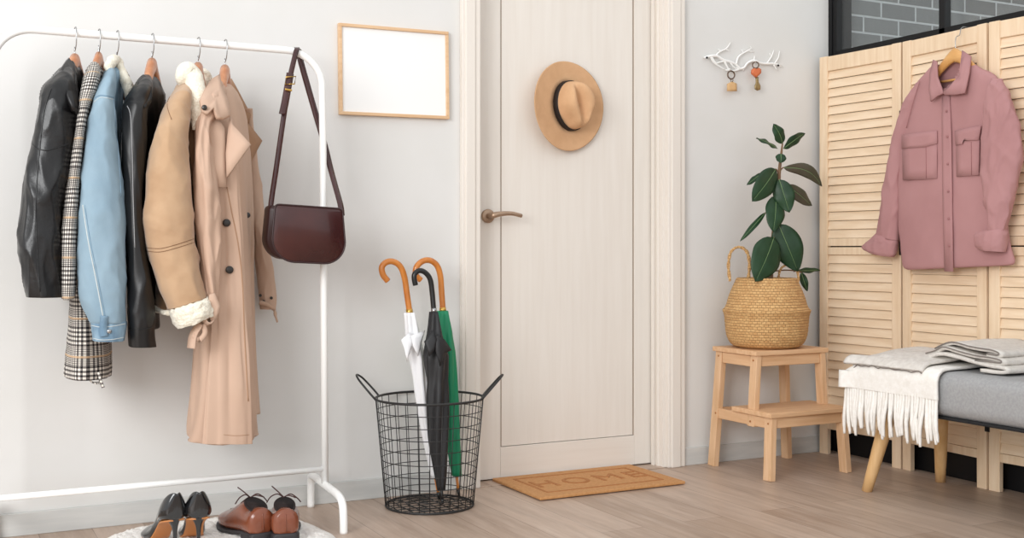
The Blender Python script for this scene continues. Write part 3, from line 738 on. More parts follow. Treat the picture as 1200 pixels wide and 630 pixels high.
# ------------------------------------------------------------------ doormat
mt = thing('doormat', 'brown coir doormat reading HOME in front of the door', 'doormat', (2.205,-.13,.003))
bm = B(); box(bm, (1.90,-.318,.003), (2.515,.060,.014), .003); obj('pile', bm, 'coir', mt, False)
bm = B()
for a, c in (((1.958,-.262,.012),(2.457,-.252,.0155)), ((1.958,-.006,.012),(2.457,.004,.0155)), ((1.958,-.252,.012),(1.968,-.006,.0155)), ((2.447,-.252,.012),(2.457,-.006,.0155))): box(bm, a, c)
obj('border_line', bm, 'coird', mt, False)
def text(body, size, bold=0.0):
    cu = bpy.data.curves.new('txt', 'FONT'); cu.body = body; cu.size = size; cu.extrude = .0012; cu.offset = bold; cu.align_x = 'CENTER'; cu.align_y = 'CENTER'; cu.space_character = 1.3
    o = bpy.data.objects.new('txt', cu); COL.objects.link(o)
    dg = bpy.context.evaluated_depsgraph_get(); me = bpy.data.meshes.new_from_object(o.evaluated_get(dg))
    bm = B(); bm.from_mesh(me); bpy.data.objects.remove(o); bpy.data.meshes.remove(me); bpy.data.curves.remove(cu)
    return bm
bm = text('HOME', .145, 0)
for v in bm.verts: v.co = Vector((2.208+v.co.x, -.129+v.co.y, .0148+v.co.z))
obj('lettering', bm, 'coird', mt, False, label='HOME lettering on the doormat')

# ------------------------------------------------------------------ wire basket and umbrellas
BX, BY = 1.535, -.197
wb = thing('wire_basket', 'black wire basket with two loop handles holding umbrellas', 'basket', (BX,BY,0))
def wr(z): return .150 + (.184-.150)*(z/.368)
bm = B(); torus(bm, (BX,BY,.368), (0,0,1), .184, .0042, 56); obj('rim', bm, 'wire', wb)
bm = B(); torus(bm, (BX,BY,.0045), (0,0,1), .150, .0036, 48); obj('base_ring', bm, 'wire', wb)
bm = B()
for k in range(28):
    a = 2*PI*k/28 + .05
    poly_tube(bm, [(BX+wr(z)*math.cos(a), BY+wr(z)*math.sin(a), z) for z in (.004,.368)], .0015, 6)
for k in range(1, 9): torus(bm, (BX,BY,.368*k/9), (0,0,1), wr(.368*k/9), .0015, 48)
obj('wire_mesh', bm, 'wire', wb)
bm = B()
for r in (.04,.075,.11): torus(bm, (BX,BY,.006), (0,0,1), r, .0017, 32)
for k in range(-4, 5):
    s = k*.033; h_ = math.sqrt(.148**2 - s*s)
    poly_tube(bm, [(BX+s,BY-h_,.0045),(BX+s,BY+h_,.0045)], .0015, 6); poly_tube(bm, [(BX-h_,BY+s,.0045),(BX+h_,BY+s,.0045)], .0015, 6)
obj('base_grid', bm, 'wire', wb)
for sgn in (-1, 1):
    # handle planes lean outward along the view's left and right
    ax = Vector((CC,-SS,0))*sgn; sd = Vector((SS,CC,0))
    c = Vector((BX,BY,.366)) + ax*.184
    pts = [c + sd*(-.05) - ax*.006, c + sd*(-.052)+ax*.02+Vector((0,0,.03)), c + sd*(-.04)+ax*.052+Vector((0,0,.066)), c + ax*.066+Vector((0,0,.080)), c + sd*.04+ax*.052+Vector((0,0,.066)), c + sd*.052+ax*.02+Vector((0,0,.03)), c + sd*.05 - ax*.006]
    bm = B(); tube(bm, pts, .0036, 8, 5); obj('handle', bm, 'wire', wb)

def umbrella(label, y, hook, top, neck, tip, ferr, mh, mc, widths, tilt_y, hr=.0105):
    """hook: px points of the cane; neck: where the fabric begins; ferr: where it ends; tip: metal point"""
    nb = AY(tip[0], tip[1], y)
    nb = AY(tip[0], tip[1], y); 
    t = thing('umbrella', label, 'umbrella', (nb.x, y, .01), 'umbrellas in the wire basket')
    zt = AY(hook[0][0], hook[0][1], y).z
    P0 = AY(neck[0], neck[1], y + tilt_y); P1 = AY(ferr[0], ferr[1], y)
    T = AY(tip[0], tip[1], y); T.z = max(T.z, .012)
    d = (P0-P1)
    hp = [AY(q[0], q[1], y + tilt_y*1.1) for q in hook]
    bm = B(); tube(bm, hp + [P0 - d.normalized()*.01], hr, 14, 6); obj('handle', bm, mh, t)
    bm = B(); tube(bm, [P0 + d.normalized()*.012, P0 - d.normalized()*.004], hr*1.12, 14, 1); obj('collar_ring', bm, 'gold' if mh == 'cane' else 'chrome', t)
    R = []; n = 40
    for i in range(n+1):
        f = i/n; c = P0.lerp(P1, f)
        w_ = widths[min(int(f*(len(widths)-1)), len(widths)-2)]; j = f*(len(widths)-1); i0 = min(int(j), len(widths)-2)
        w_ = widths[i0]*(1-(j-i0)) + widths[i0+1]*(j-i0)
        R.append([c + Vector((math.cos(a)*rr, math.sin(a)*rr, 0)) for a in [2*PI*k/40 for k in range(40)] for rr in [w_*(1 + .16*math.sin(5*a + f*9) + .06*noise.noise(Vector((math.cos(a)*2, math.sin(a)*2, f*9))))]])
    bm = B(); rings(bm, R); cn = obj('canopy', bm, mc, t)
    bm = B(); tube(bm, [P1 + d.normalized()*.02, P1.lerp(T, .5), T], [.0055,.0050,.0045], 10, 1); obj('shaft', bm, 'cane' if mh == 'cane' else 'blackgl', t)
    e = T + (P1-T)*.35
    bm = B(); tube(bm, [e, T], [.0062,.0045], 10, 1); obj('ferrule', bm, 'blackgl', t)
    return t, cn
um, cn = umbrella('white umbrella with curved amber cane handle leaning left in the basket', -.178, [(454.5,329),(449,322),(447.5,313),(453,307),(461,306.5),(469,312),(474,325),(477,345)], None, (480,366), (515,586), (510,559), 'cane', 'umw', [.017,.023,.026,.025,.024,.022,.020,.017,.014], .02)
obj('closing_flap', flap(fY([(470,398,-.205),(480,389,-.198),(485,397,-.206),(481,410,-.212),(477,423,-.218),(474,409,-.212)], 0), .004, bulge=.004), 'umw', cn)
obj('closing_flap', flap(fY([(482,393,-.204),(498,387,-.190),(494,400,-.200),(490,417,-.212),(484,405,-.212)], 0), .004, bulge=.004), 'umw', cn)
ub, cn = umbrella('black umbrella with black curved handle standing between white and green umbrellas', -.245, [(487,334),(485.5,327),(486,321),(491,317),(498,319),(504,327),(506.5,343)], None, (508.5,365), (519,591), (517,574), 'blackgl', 'umb', [.014,.024,.040,.034,.036,.034,.030,.022,.013], .02, .009)
obj('closing_flap', flap(fY([(497,400,-.275),(507,386,-.272),(512,397,-.284),(509,410,-.288),(503,418,-.286)], 0), .004, bulge=.004), 'umb', cn)
obj('closing_flap', flap(fY([(511,391,-.280),(521,398,-.276),(529,410,-.268),(521,414,-.280),(516,429,-.290),(511,411,-.290)], 0), .004, bulge=.004), 'umb', cn)
umbrella('green umbrella with curved amber cane handle rightmost in the basket', -.165, [(493,328),(487.5,322),(488,313),(495,306),(504,305),(512,311),(516,323),(517.5,342)], None, (519,364), (538,584), (535,557), 'cane', 'umg', [.018,.026,.029,.028,.027,.026,.024,.021,.016], .02)

# ------------------------------------------------------------------ step stool
st = thing('step_stool', 'light birch two step stool carrying the plant basket', 'step stool', (3.03,-.22,0))
S = dict(xl=2.825, xr=3.232)
obj('top', box(B(), (2.845,-.318,.463), (3.213,-.045,.482), .003), 'birch_x', st, False)
obj('step', box(B(), (2.828,-.425,.238), (3.229,-.190,.257), .003), 'birch_x', st, False)
for sx, xt, xb in ((-1,2.868,2.838), (1,3.190,3.220)):
    lx = lambda z: xb + (xt-xb)*z/.463
    bm = B(); bar(bm, (lx(0),-.060,0), (lx(.463),-.075,.463), .026, .040, (0,1,0), .002); obj('leg', bm, 'birch_z', st, False)
    bm = B(); bar(bm, (lx(.2),-.292,.19), (lx(.463),-.292,.463), .024, .040, (0,1,0), .002); obj('leg', bm, 'birch_z', st, False)
    bm = B(); bar(bm, (lx(0)-.0*sx,-.405,0), (lx(.238),-.396,.238), .026, .042, (0,1,0), .002); obj('leg', bm, 'birch_z', st, False)
    bm = B(); bar(bm, (lx(.215)-.001*sx,-.378,.215), (lx(.215)-.001*sx,-.084,.215), .020, .040, (0,0,1), .002); obj('side_rail', bm, 'birch_y', st, False)
    bm = B(); bar(bm, (lx(.44),-.27,.440), (lx(.44),-.096,.440), .020, .042, (0,0,1), .002); obj('side_rail', bm, 'birch_y', st, False)
    for y, z in ((-.292,.445),(-.075,.445),(-.075,.215),(-.292,.21),(-.398,.215)):
        bm = B(); disc(bm, (lx(z)-.0135 if sx < 0 else lx(z)+.0135, y, z), (1,0,0), .004, .003, 10); obj('peg', bm, 'coird', st)
bm = B(); bar(bm, (2.879,-.296,.442), (3.179,-.296,.442), .020, .042, (0,0,1), .002); obj('apron', bm, 'birch_x', st, False)
bm = B(); bar(bm, (2.868,-.402,.217), (3.192,-.402,.217), .020, .040, (0,0,1), .002); obj('apron', bm, 'birch_x', st, False)
bm = B(); bar(bm, (2.86,-.070,.215), (3.20,-.070,.215), .018, .040, (0,0,1), .002); obj('apron', bm, 'birch_x', st, False)
bm = B(); bar(bm, (2.879,-.074,.442), (3.179,-.074,.442), .018, .040, (0,0,1), .002); obj('apron', bm, 'birch_x', st, False)

# ------------------------------------------------------------------ basket and rubber plant
PX, PY, PZ = 3.008, -.185, .482
bk = thing('belly_basket', 'woven seagrass belly basket with loop handles on the stool', 'basket', (PX,PY,PZ))
rr_ = [(.02,0),(.10,.0),(.128,.006),(.146,.022),(.158,.05),(.163,.09),(.166,.125),(.171,.142),(.173,.150),(.165,.158),(.158,.172),(.150,.20),(.138,.232),(.126,.258),(.119,.274)]
dense = crom(rr_, 6)
out_ = []
acc = 0
for i, (r, z) in enumerate(dense):
    if i: acc += math.hypot(r-dense[i-1][0], z-dense[i-1][1])
    out_.append((r + .0022*abs(math.sin(acc/.0105*PI))*(1 if z > .004 else 0), PZ+z))
out_ += [(.116,PZ+.279),(.112,PZ+.277),(.108,PZ+.26),(.12,PZ+.20),(.12,PZ+.12),(.02,PZ+.1)]
bm = B(); lathe(bm, out_, PX, PY, 90); obj('body', bm, 'straw', bk)
def bhandle(c, side, ht, wd, r=.0065):
    a, b_ = c - side*wd, c + side*wd
    pts = [a, a+Vector((0,0,ht*.45))-side*.006, a+Vector((0,0,ht*.85))+side*.004, (a+b_)/2+Vector((0,0,ht)), b_+Vector((0,0,ht*.85))-side*.004, b_+Vector((0,0,ht*.45))+side*.006, b_]
    D = crom([tuple(p) for p in pts], 9); bm = B()
    for ph in (0, PI):
        tube(bm, [Vector(p) + Vector((math.cos(i*.6+ph), math.sin(i*.6+ph), .4*math.cos(i*.6+ph)))*r*.42 for i, p in enumerate(D)], r*.7, 8, 1)
    return bm
vdir = Vector((CC,-SS,0))
obj('handle', bhandle(AY(866,326,-.17)+Vector((0,0,-.01)), vdir, .135, .036), 'straw', bk)
obj('handle', bhandle(AY(924,332,-.22)+Vector((0,0,-.02)), vdir, .095, .034, .005), 'straw', bk)
pl = thing('rubber_plant', 'rubber plant with big dark green leaves growing in the basket', 'plant', (PX,PY,PZ+.1))
bm = B(); disc(bm, (PX,PY,PZ+.225), (0,0,1), .098, .02, 36); obj('soil', bm, 'soil', pl)
yP = -.185
bm = B(); tube(bm, [Vector((PX+.01,PY,PZ+.2))] + [AY(q[0],q[1],yP) for q in ((903,325),(905,290),(908,262),(912,235),(913,205),(915,185),(917,168))], [.010,.010,.009,.0085,.008,.007,.0055,.003], 10, 5)
obj('stem', bm, 'stem', pl)
def leaf(base, tip, wpx, yb=0, yt=-.03, bow=.012, roll=0, m='leaf', n=14, bend=(0,0)):
    b0 = AY(base[0], base[1], yP+yb); t0 = AY(tip[0], tip[1], yP+yt)
    ax = t0-b0; L = ax.length
    view = Vector((SS,CC,0)); side = ax.cross(view).normalized()
    nrm = side.cross(ax).normalized()
    if nrm.dot(view) > 0: nrm = -nrm
    side = (side*math.cos(roll) + nrm*math.sin(roll)); nrm2 = ax.normalized().cross(side).normalized()
    if nrm2.dot(nrm) < 0: nrm2 = -nrm2
    W = wpx/300/2
    bm = B(); G = []
    bb = side*bend[0] + nrm2*bend[1]
    for i in range(n+1):
        f = i/n; g = max(0, math.sin(PI*f**.85))**.75 if 0 < f < 1 else 0
        w_ = W*g*(1 if f < .97 else .8) + .0006
        c = b0 + ax*f + nrm2*bow*math.sin(PI*f)*1.0 + bb*math.sin(PI*f)
        row = []
        for s in (-1,-.72,-.4,-.12,0,.12,.4,.72,1):
            row.append(c + side*(w_*s) + nrm2*(-.10*w_*(abs(s)**1.5) + (.0012 if s == 0 else 0)*-1 + .003*math.sin(f*14)*abs(s)))
        G.append(row)
    top = [[bm.verts.new(p + nrm2*.0006) for p in r] for r in G]; bot = [[bm.verts.new(p - nrm2*.0006) for p in r] for r in G]
    nc = len(top[0])
    for i in range(n):
        for j in range(nc-1):
            bm.faces.new((top[i][j],top[i][j+1],top[i+1][j+1],top[i+1][j])); bm.faces.new((bot[i][j],bot[i+1][j],bot[i+1][j+1],bot[i][j+1]))
        bm.faces.new((top[i][0],top[i+1][0],bot[i+1][0],bot[i][0])); bm.faces.new((top[i][-1],bot[i][-1],bot[i+1][-1],top[i+1][-1]))
    bm.faces.new(top[0] + bot[0][::-1]); bm.faces.new(top[-1][::-1] + bot[-1])
    o = obj('leaf', bm, m, pl)
    bm = B(); tube(bm, [G[i][4] + nrm2*.0014 for i in range(0, n)], [.0016*(1-.7*i/n) for i in range(0, n)], 6, 1); obj('midrib', bm, 'rib', o)
    return b0
def stalk(p, q):
    bm = B(); tube(bm, [p, (p+q)/2+Vector((0,0,.004)), q], .0028, 8, 3); obj('leaf_stalk', bm, 'stem', pl)
LV = [((917,168),(906,145),16,0,-.01,.01,.3), ((911,174),(886,162),10,0,-.01,.006,.9), ((918,174),(943,156),13,0,-.01,.010,.5,'leaf',14,(.008,0)),
      ((915,180),(915,191),13,-.01,-.02,.004,0), ((909,198),(881,236),27,-.01,-.05,.012,-.2), ((918,196),(963,218),16,0,-.02,.010,.3,'leafd',14,(.030,0)),
      ((913,210),(925,249),25,-.03,-.06,.010,.15), ((922,217),(951,241),17,.01,.01,.008,-.2,'leafd'), ((909,229),(906,272),25,-.02,-.05,.010,-.2),
      ((897,249),(867,283),7,.02,0,.004,.3), ((912,262),(935,318),36,-.03,-.06,.012,.1), ((907,278),(885,330),38,-.04,-.08,.012,-.15),
      ((934,317),(961,316),7,-.02,-.02,.002,.4), ((939,319),(946,341),9,-.02,-.02,.002,.2), ((893,203),(875,217),7,.03,.03,.004,.4)]
for a in LV: leaf(*a)
Q = lambda x, y, o=0: AY(x, y, yP+o)
stalk(Q(912,203), Q(909,198,-.01)); stalk(Q(913,203), Q(918,196)); stalk(Q(912,214), Q(913,210,-.03)); stalk(Q(913,213), Q(922,217,.01)); stalk(Q(911,238), Q(909,229,-.02))
stalk(Q(909,258), Q(897,249,.02)); stalk(Q(908,265), Q(912,262,-.03)); stalk(Q(905,285), Q(907,278,-.04)); stalk(Q(904,318), Q(934,317,-.02)); stalk(Q(930,318,-.02), Q(939,319,-.02)); stalk(Q(911,206), Q(893,203,.03))

# ------------------------------------------------------------------ folding louvred screen
sn = thing('folding_screen', 'tall louvred pine folding screen standing before the black partition', 'room divider', (3.46,-.7,0))
def panel(A, Bp):
    A, Bp = Vector(A), Vector(Bp); d = (Bp-A); Wd = d.length; d.normalize(); nrm = Vector((d.y,-d.x,0))
    if nrm.x > 0: nrm = -nrm
    mtx = Matrix((( d.x, nrm.x, 0, A.x), (d.y, nrm.y, 0, A.y), (0,0,1,0), (0,0,0,1)))   # local: x along, y toward the room, z up
    bm = B(); sw = .046
    box(bm, (.002,-.011,0), (sw,.011,1.700), .002, mtx); box(bm, (Wd-sw,-.011,0), (Wd-.002,.011,1.700), .002, mtx)
    for z0, z1 in ((1.636,1.698),(.852,.884),(.889,.921),(.108,.140)): box(bm, (sw,-.009,z0), (Wd-sw,.009,z1), .002, mtx)
    p = obj('panel', bm, 'pine_z', sn, False)
    bm = B()
    for lo, hi in ((.140,.852),(.921,1.636)):
        n = round((hi-lo)/.0372); st_ = (hi-lo)/n
        for k in range(n):
            z = lo + st_*(k+.5)
            r = Matrix.Translation((0,0,z)) @ Matrix.Rotation(math.radians(14), 4, 'X')
            box(bm, (sw-.004,-.003,-st_*.49), (Wd-sw+.004,.003,st_*.49), .001, mtx @ r)
    obj('louvres', bm, 'pine_y', p, False)
    return mtx
panel((3.435,-.030), (3.470,-.461)); panel((3.470,-.467), (3.449,-.892)); panel((3.449,-.898), (3.484,-1.325)); 
for y, x in ((-.464,3.458),(-.895,3.437)):
    for z in (1.40,.88,.24):
        bm = B(); box(bm, (x-.0015,y-.010,z-.028), (x+.003,y+.010,z+.028)); poly_tube(bm, [(x-.001,y,z-.028),(x-.001,y,z+.028)], .003, 8)
        obj('hinge', bm, 'black', sn, False)

# ------------------------------------------------------------------ shirt on a hanger
XS = 3.405
hg = thing('coat_hanger', 'yellowish wooden hanger holding the mauve shirt on the screen', 'hanger', AX(1116,70,XS), None)
def rX(L, R, th): return (AX(*L, XS), AX(*R, XS), Vector((-th,0,0)))
hc_ = AX(1120,58,XS)
pts = []
for k in range(-8, 9):
    s = k/8; pts.append(Vector((XS - .006*(1-s*s), hc_.y + .0 - s*.130, hc_.z - .020 - .105*abs(s)**1.3)))
R = [[p + Vector((.010*math.cos(a), 0, (.027 - .014*abs(i-8)/8)*math.sin(a))) for a in [2*PI*q/14 for q in range(14)]] for i, p in enumerate(pts)]
bm = B(); rings(bm, R); obj('yoke', bm, 'hangy', hg)
bm = B(); poly_tube(bm, [pts[2]-Vector((0,0,.02)), pts[14]-Vector((0,0,.02))], .005, 10); obj('bar', bm, 'hangy', hg)
bm = B(); tube(bm, [(XS,hc_.y,hc_.z-.03),(XS,hc_.y,hc_.z+.04),(3.425,hc_.y,1.672),(3.432,hc_.y,1.695),(3.444,hc_.y,1.7035),(3.462,hc_.y,1.7035),(3.474,hc_.y,1.694),(3.476,hc_.y,1.672)], .0017, 8, 5); obj('hook', bm, 'chrome', hg)

sh = thing('shirt', 'mauve long sleeved shirt with two flap pockets hanging on the screen', 'shirt', AX(1116,318,XS))
b = cloth([rX((1094,76),(1135,70),.012), rX((1084,88),(1150,80),.022), rX((1073,100),(1168,91),.026), rX((1060,130),(1170,118),.028), rX((1052,183),(1172,175),.028), rX((1053,240),(1178,236),.028), rX((1056,290),(1184,286),.026), rX((1058,311),(1187,307),.024), rX((1064,316),(1180,311),.018)], seg=96, e=2.8, amp=.0055, fz=3, fxy=10, seed=20)
NK = fX([(1099,74),(1131,62),(1128,86),(1121,101),(1107,107),(1100,96)], XS)
def inside(y, z, poly):
    r = False
    for i in range(len(poly)):
        a_, b_ = poly[i], poly[i-1]
        if (a_.z > z) != (b_.z > z) and y < (b_.y-a_.y)*(z-a_.z)/(b_.z-a_.z)+a_.y: r = not r
    return r
bmesh.ops.delete(b, geom=[f for f in b.faces if f.calc_center_median().x < XS+.002 and inside(f.calc_center_median().y, f.calc_center_median().z, NK)], context='FACES')
obj('body', b, 'shirt', sh)
b = cloth([rX((1074,98),(1086,94),.015), rX((1064,115),(1079,116),.026), rX((1054,140),(1070,140),.030), rX((1042,195),(1058,195),.032), rX((1034,240),(1055,240),.032), rX((1029,276),(1052,282),.028)], amp=.004, fz=8, fxy=16, seed=21)
sl = obj('sleeve', b, 'shirt', sh)
b = cloth([rX((1029,273),(1051,279),.026), rX((1022,280),(1051,286),.036), rX((1012,290),(1049,297),.038), rX((1024,297),(1046,301),.030)], amp=.003, fz=14, seed=22)
obj('cuff', b, 'shirt', sl)
XS0 = XS; XS = 3.365
b = cloth([rX((1162,92),(1174,92),.012), rX((1158,103),(1181,108),.026), rX((1155,135),(1190,135),.032), rX((1152,173),(1197,173),.034), rX((1152,215),(1191,216),.034), rX((1158,250),(1182,250),.028), rX((1160,272),(1176,271),.024)], amp=.006, fz=7, fxy=18, seed=23)
s2 = obj('sleeve', b, 'shirt', sh)
b = cloth([rX((1146,273),(1175,266),.022), rX((1144,277),(1178,270),.036), rX((1146,288),(1179,284),.038), rX((1150,293),(1177,295),.030)], amp=.003, fz=14, fxy=22, seed=24)
obj('cuff', b, 'shirt', s2)
XS = XS0
FX = XS - .0335
o = obj('placket', flap(fX([(1104,113),(1113,112),(1115,160),(1116,240),(1117,318),(1107,318),(1105,240),(1104,160)], FX), .004), 'shirt', sh)
for q in ((1109,130),(1110,160),(1110.5,192),(1111,224),(1111.5,256),(1112,288)): obj('button', disc(B(), AX(q[0],q[1],FX-.004), (1,0,0), .0048, .003, 12), 'shirtd', o)
def pocket(a, b_, fl):
    p = obj('pocket', flap(fX(a, FX), .0025), 'shirt', sh)
    b2 = B(); tube(b2, [*fX(b_, FX-.002)], .0012, 6, 1); obj('pleat', b2, 'shirtd', p)
    obj('pocket_flap', flap(fX(fl, FX-.003), .004), 'shirt', p)
pocket([(1057,166),(1098,164),(1098,209),(1058,211)], [(1085,172),(1085.5,209)], [(1057,158),(1098,153),(1098.5,168),(1085,172),(1057,174)])
pocket([(1120,160),(1148,158),(1147,205),(1121,207)], [(1138,166),(1138.5,205)], [(1119,153),(1150,147),(1147,164),(1129,165),(1128,169),(1120,170)])
for pts in ([(1172,95),(1166,105),(1160,125),(1158,150)], [(1078,95),(1070,120),(1062,150)]):
    b = B(); tube(b, fX(pts, XS-.034), .0016, 6, 4); obj('seam', b, 'shirtd', sh)
# collar: two leaves and the dark inside of the neck
obj('collar', flap(fX([(1094,70,XS-.02),(1098,72,XS-.03),(1099,90,XS-.045),(1106,109,XS-.052),(1098,113,XS-.056),(1091,119,XS-.056),(1089,106,XS-.05),(1090,86,XS-.035)], 0), .006, bulge=-.001), 'shirt', sh)
obj('collar', flap(fX([(1128,59,XS-.012),(1138,66,XS-.018),(1136,85,XS-.04),(1131,109,XS-.054),(1120,111,XS-.056),(1107,111,XS-.056),(1106,107,XS-.052),(1120,101,XS-.046),(1126,84,XS-.036),(1127,68,XS-.02)], 0), .006, bulge=-.001), 'shirt', sh)

# ------------------------------------------------------------------ bench and throw
BX0, BX1, BY0, BY1 = 2.985, 3.415, -.665, -1.86
bn = thing('bench', 'grey upholstered bench with splayed wooden legs against the screen', 'bench', (3.2,-1.26,0))
bm = B(); box(bm, (BX0,BY1,.318), (BX1,BY0,.468), .045, None, 6)
o = obj('seat', bm, 'grey', bn)
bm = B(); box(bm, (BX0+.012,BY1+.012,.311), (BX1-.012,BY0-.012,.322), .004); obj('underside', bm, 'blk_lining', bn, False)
for sx in (0, 1):
    for sy in (0, 1):
        xt = (BX0+.095, BX1-.085)[sx]; xb = (3.030, 3.402)[sx]; yt = (BY0-.115, BY1+.115)[sy]; yb = (-.712, BY1+.05)[sy]
        bm = B(); tube(bm, [(xt,yt,.312),((xt+xb)/2,(yt+yb)/2,.156),(xb,yb,0)], [.028,.024,.0185], 18, 2); obj('leg', bm, 'beech', bn)

tw = thing('throw_blanket', 'beige throw with long white fringe draped over the bench end', 'blanket', (3.1,-.86,.3))
def sheet(prof, y0, y1, ny, thick, amp, seed, m, name, parent, yfun=None):
    """cloth strip: prof is an (x, z) line, drawn along y"""
    D = crom(prof, 6); top = []
    for j in range(ny+1):
        f = j/ny; row = []
        for i, (x, z) in enumerate(D):
            y = y0 + (y1-y0)*f + (yfun(i/len(D), f) if yfun else 0)
            w_ = amp*noise.noise(Vector((x*9+seed, y*11, z*9))) - .036*max(0, 1-f/.18)**2
            row.append(Vector((x, y, z+w_ if i < len(D)*.7 else z)) + Vector((0 if i < len(D)*.6 else w_*.6 - abs(amp)*.3,0,0)))
        top.append(row)
    bm = B(); nI = len(D)
    def n_at(i):
        a = Vector((D[max(i-1,0)][0], 0, D[max(i-1,0)][1])); b = Vector((D[min(i+1,nI-1)][0], 0, D[min(i+1,nI-1)][1])); d = (b-a).normalized()
        return Vector((-d.z, 0, d.x))
    Ns = [n_at(i) for i in range(nI)]
    if Ns[0].z < 0: Ns = [-q for q in Ns]
    A = [[bm.verts.new(p + Ns[i]*thick/2) for i, p in enumerate(r)] for r in top]; C_ = [[bm.verts.new(p - Ns[i]*thick/2) for i, p in enumerate(r)] for r in top]
    for j in range(ny):
        for i in range(nI-1):
            bm.faces.new((A[j][i],A[j][i+1],A[j+1][i+1],A[j+1][i])); bm.faces.new((C_[j][i],C_[j+1][i],C_[j+1][i+1],C_[j][i+1]))
        bm.faces.new((A[j][0],A[j+1][0],C_[j+1][0],C_[j][0])); bm.faces.new((A[j][-1],C_[j][-1],C_[j+1][-1],A[j+1][-1]))
    for i in range(nI-1):
        bm.faces.new((A[0][i],C_[0][i],C_[0][i+1],A[0][i+1])); bm.faces.new((A[-1][i],A[-1][i+1],C_[-1][i+1],C_[-1][i]))
    return obj(name, bm, m, parent)
# white lower layer hanging over the front edge
sheet([(3.39,.476),(3.25,.478),(3.12,.478),(3.02,.476),(2.985,.468),(2.969,.445),(2.966,.41),(2.965,.378)], -.668, -1.085, 44, .010, .006, 3, 'throww', 'white_layer', tw, lambda i, f: -.015*f*i)
# greige upper layer on the seat
sheet([(3.395,.492),(3.30,.505),(3.20,.508),(3.10,.502),(3.02,.494),(2.985,.484),(2.968,.466)], -.690, -1.03, 40, .011, .012, 5, 'throwg', 'grey_layer', tw)
b = B(); tube(b, [Vector((2.962+.003*math.sin(j*.9), -.692-.338*j/24, .463 + .009*noise.noise(Vector((j*.55,2,0))) - .036*max(0, 1-j/24/.18)**2)) for j in range(25)], .0022, 8, 2); obj('edge_trim', b, 'edge', tw)
# folded end: layers stacked and rolled on the seat
def folded(prof, x0, x1, thick, m, name, seed):
    D = crom(prof, 8); bm = B(); R = []
    nx = 14
    pts = [Vector((0,y,z)) for y, z in D]
    grid = []
    for j in range(nx+1):
        x = x0 + (x1-x0)*j/nx
        grid.append([Vector((x + .012*noise.noise(Vector((p.y*8, seed, p.z*8))), p.y + .008*noise.noise(Vector((x*7, p.y*6, seed))), p.z + .004*noise.noise(Vector((x*9, p.y*9, seed+3))))) for p in pts])
    n_ = []
    for i in range(len(pts)):
        d_ = (pts[min(i+1,len(pts)-1)]-pts[max(i-1,0)]).normalized(); n_.append(Vector((0,-d_.z,d_.y)))
    A = [[bm.verts.new(p+n_[i]*thick/2) for i, p in enumerate(r)] for r in grid]; C_ = [[bm.verts.new(p-n_[i]*thick/2) for i, p in enumerate(r)] for r in grid]
    for j in range(nx):
        for i in range(len(pts)-1):
            bm.faces.new((A[j][i],A[j][i+1],A[j+1][i+1],A[j+1][i])); bm.faces.new((C_[j][i],C_[j+1][i],C_[j+1][i+1],C_[j][i+1]))
        bm.faces.new((A[j][0],A[j+1][0],C_[j+1][0],C_[j][0])); bm.faces.new((A[j][-1],C_[j][-1],C_[j+1][-1],A[j+1][-1]))
    for i in range(len(pts)-1):
        bm.faces.new((A[0][i],C_[0][i],C_[0][i+1],A[0][i+1])); bm.faces.new((A[-1][i],A[-1][i+1],C_[-1][i+1],C_[-1][i]))
    o = obj(name, bm, m, tw)
    return [g for g in grid[0]]
e1 = folded([(-.93,.500),(-.97,.506),(-1.02,.520),(-1.08,.515),(-1.16,.503),(-1.22,.498),(-1.265,.496),(-1.285,.489),(-1.27,.481),(-1.18,.480)], 3.065, 3.385, .011, 'throwg', 'fold', 1)
e2 = folded([(-.95,.512),(-.99,.524),(-1.03,.541),(-1.09,.533),(-1.17,.523),(-1.22,.520),(-1.255,.516),(-1.262,.508),(-1.235,.506),(-1.16,.508)], 3.07, 3.39, .011, 'throwg', 'fold', 2)
e3 = folded([(-.98,.533),(-1.02,.552),(-1.06,.560),(-1.12,.551),(-1.17,.546),(-1.21,.544),(-1.235,.537),(-1.23,.529),(-1.19,.530)], 3.085, 3.395, .011, 'throwg', 'fold', 3)
for e_ in (e2, e3):
    b = B(); tube(b, [p + Vector((-.004,0,.004)) for p in e_[::3]], .0024, 8, 1); obj('edge_trim', b, 'edge', tw)
# fringe
NT_ = 34
for k in range(NT_):
    f = (k+.5)/NT_; y = -.671 - f*(1.098-.671); L = .140 + .035*random.random()
    z0 = .384 + .004*random.random() - .03*max(0, 1-f/.14)**2; sw = (random.random()-.5)*.030; sx = (random.random())*.010
    b = B(); tube(b, [(2.966,y,z0+.02),(2.962-sx*.3,y+sw*.2,z0-L*.3),(2.960-sx,y+sw*.7,z0-L*.65),(2.962-sx*.6,y+sw,z0-L)], [.0052,.0066,.0072,.0045], 8, 5)
    fuzz(b, .0012, 160, k); obj('tassel', b, 'throww', tw)

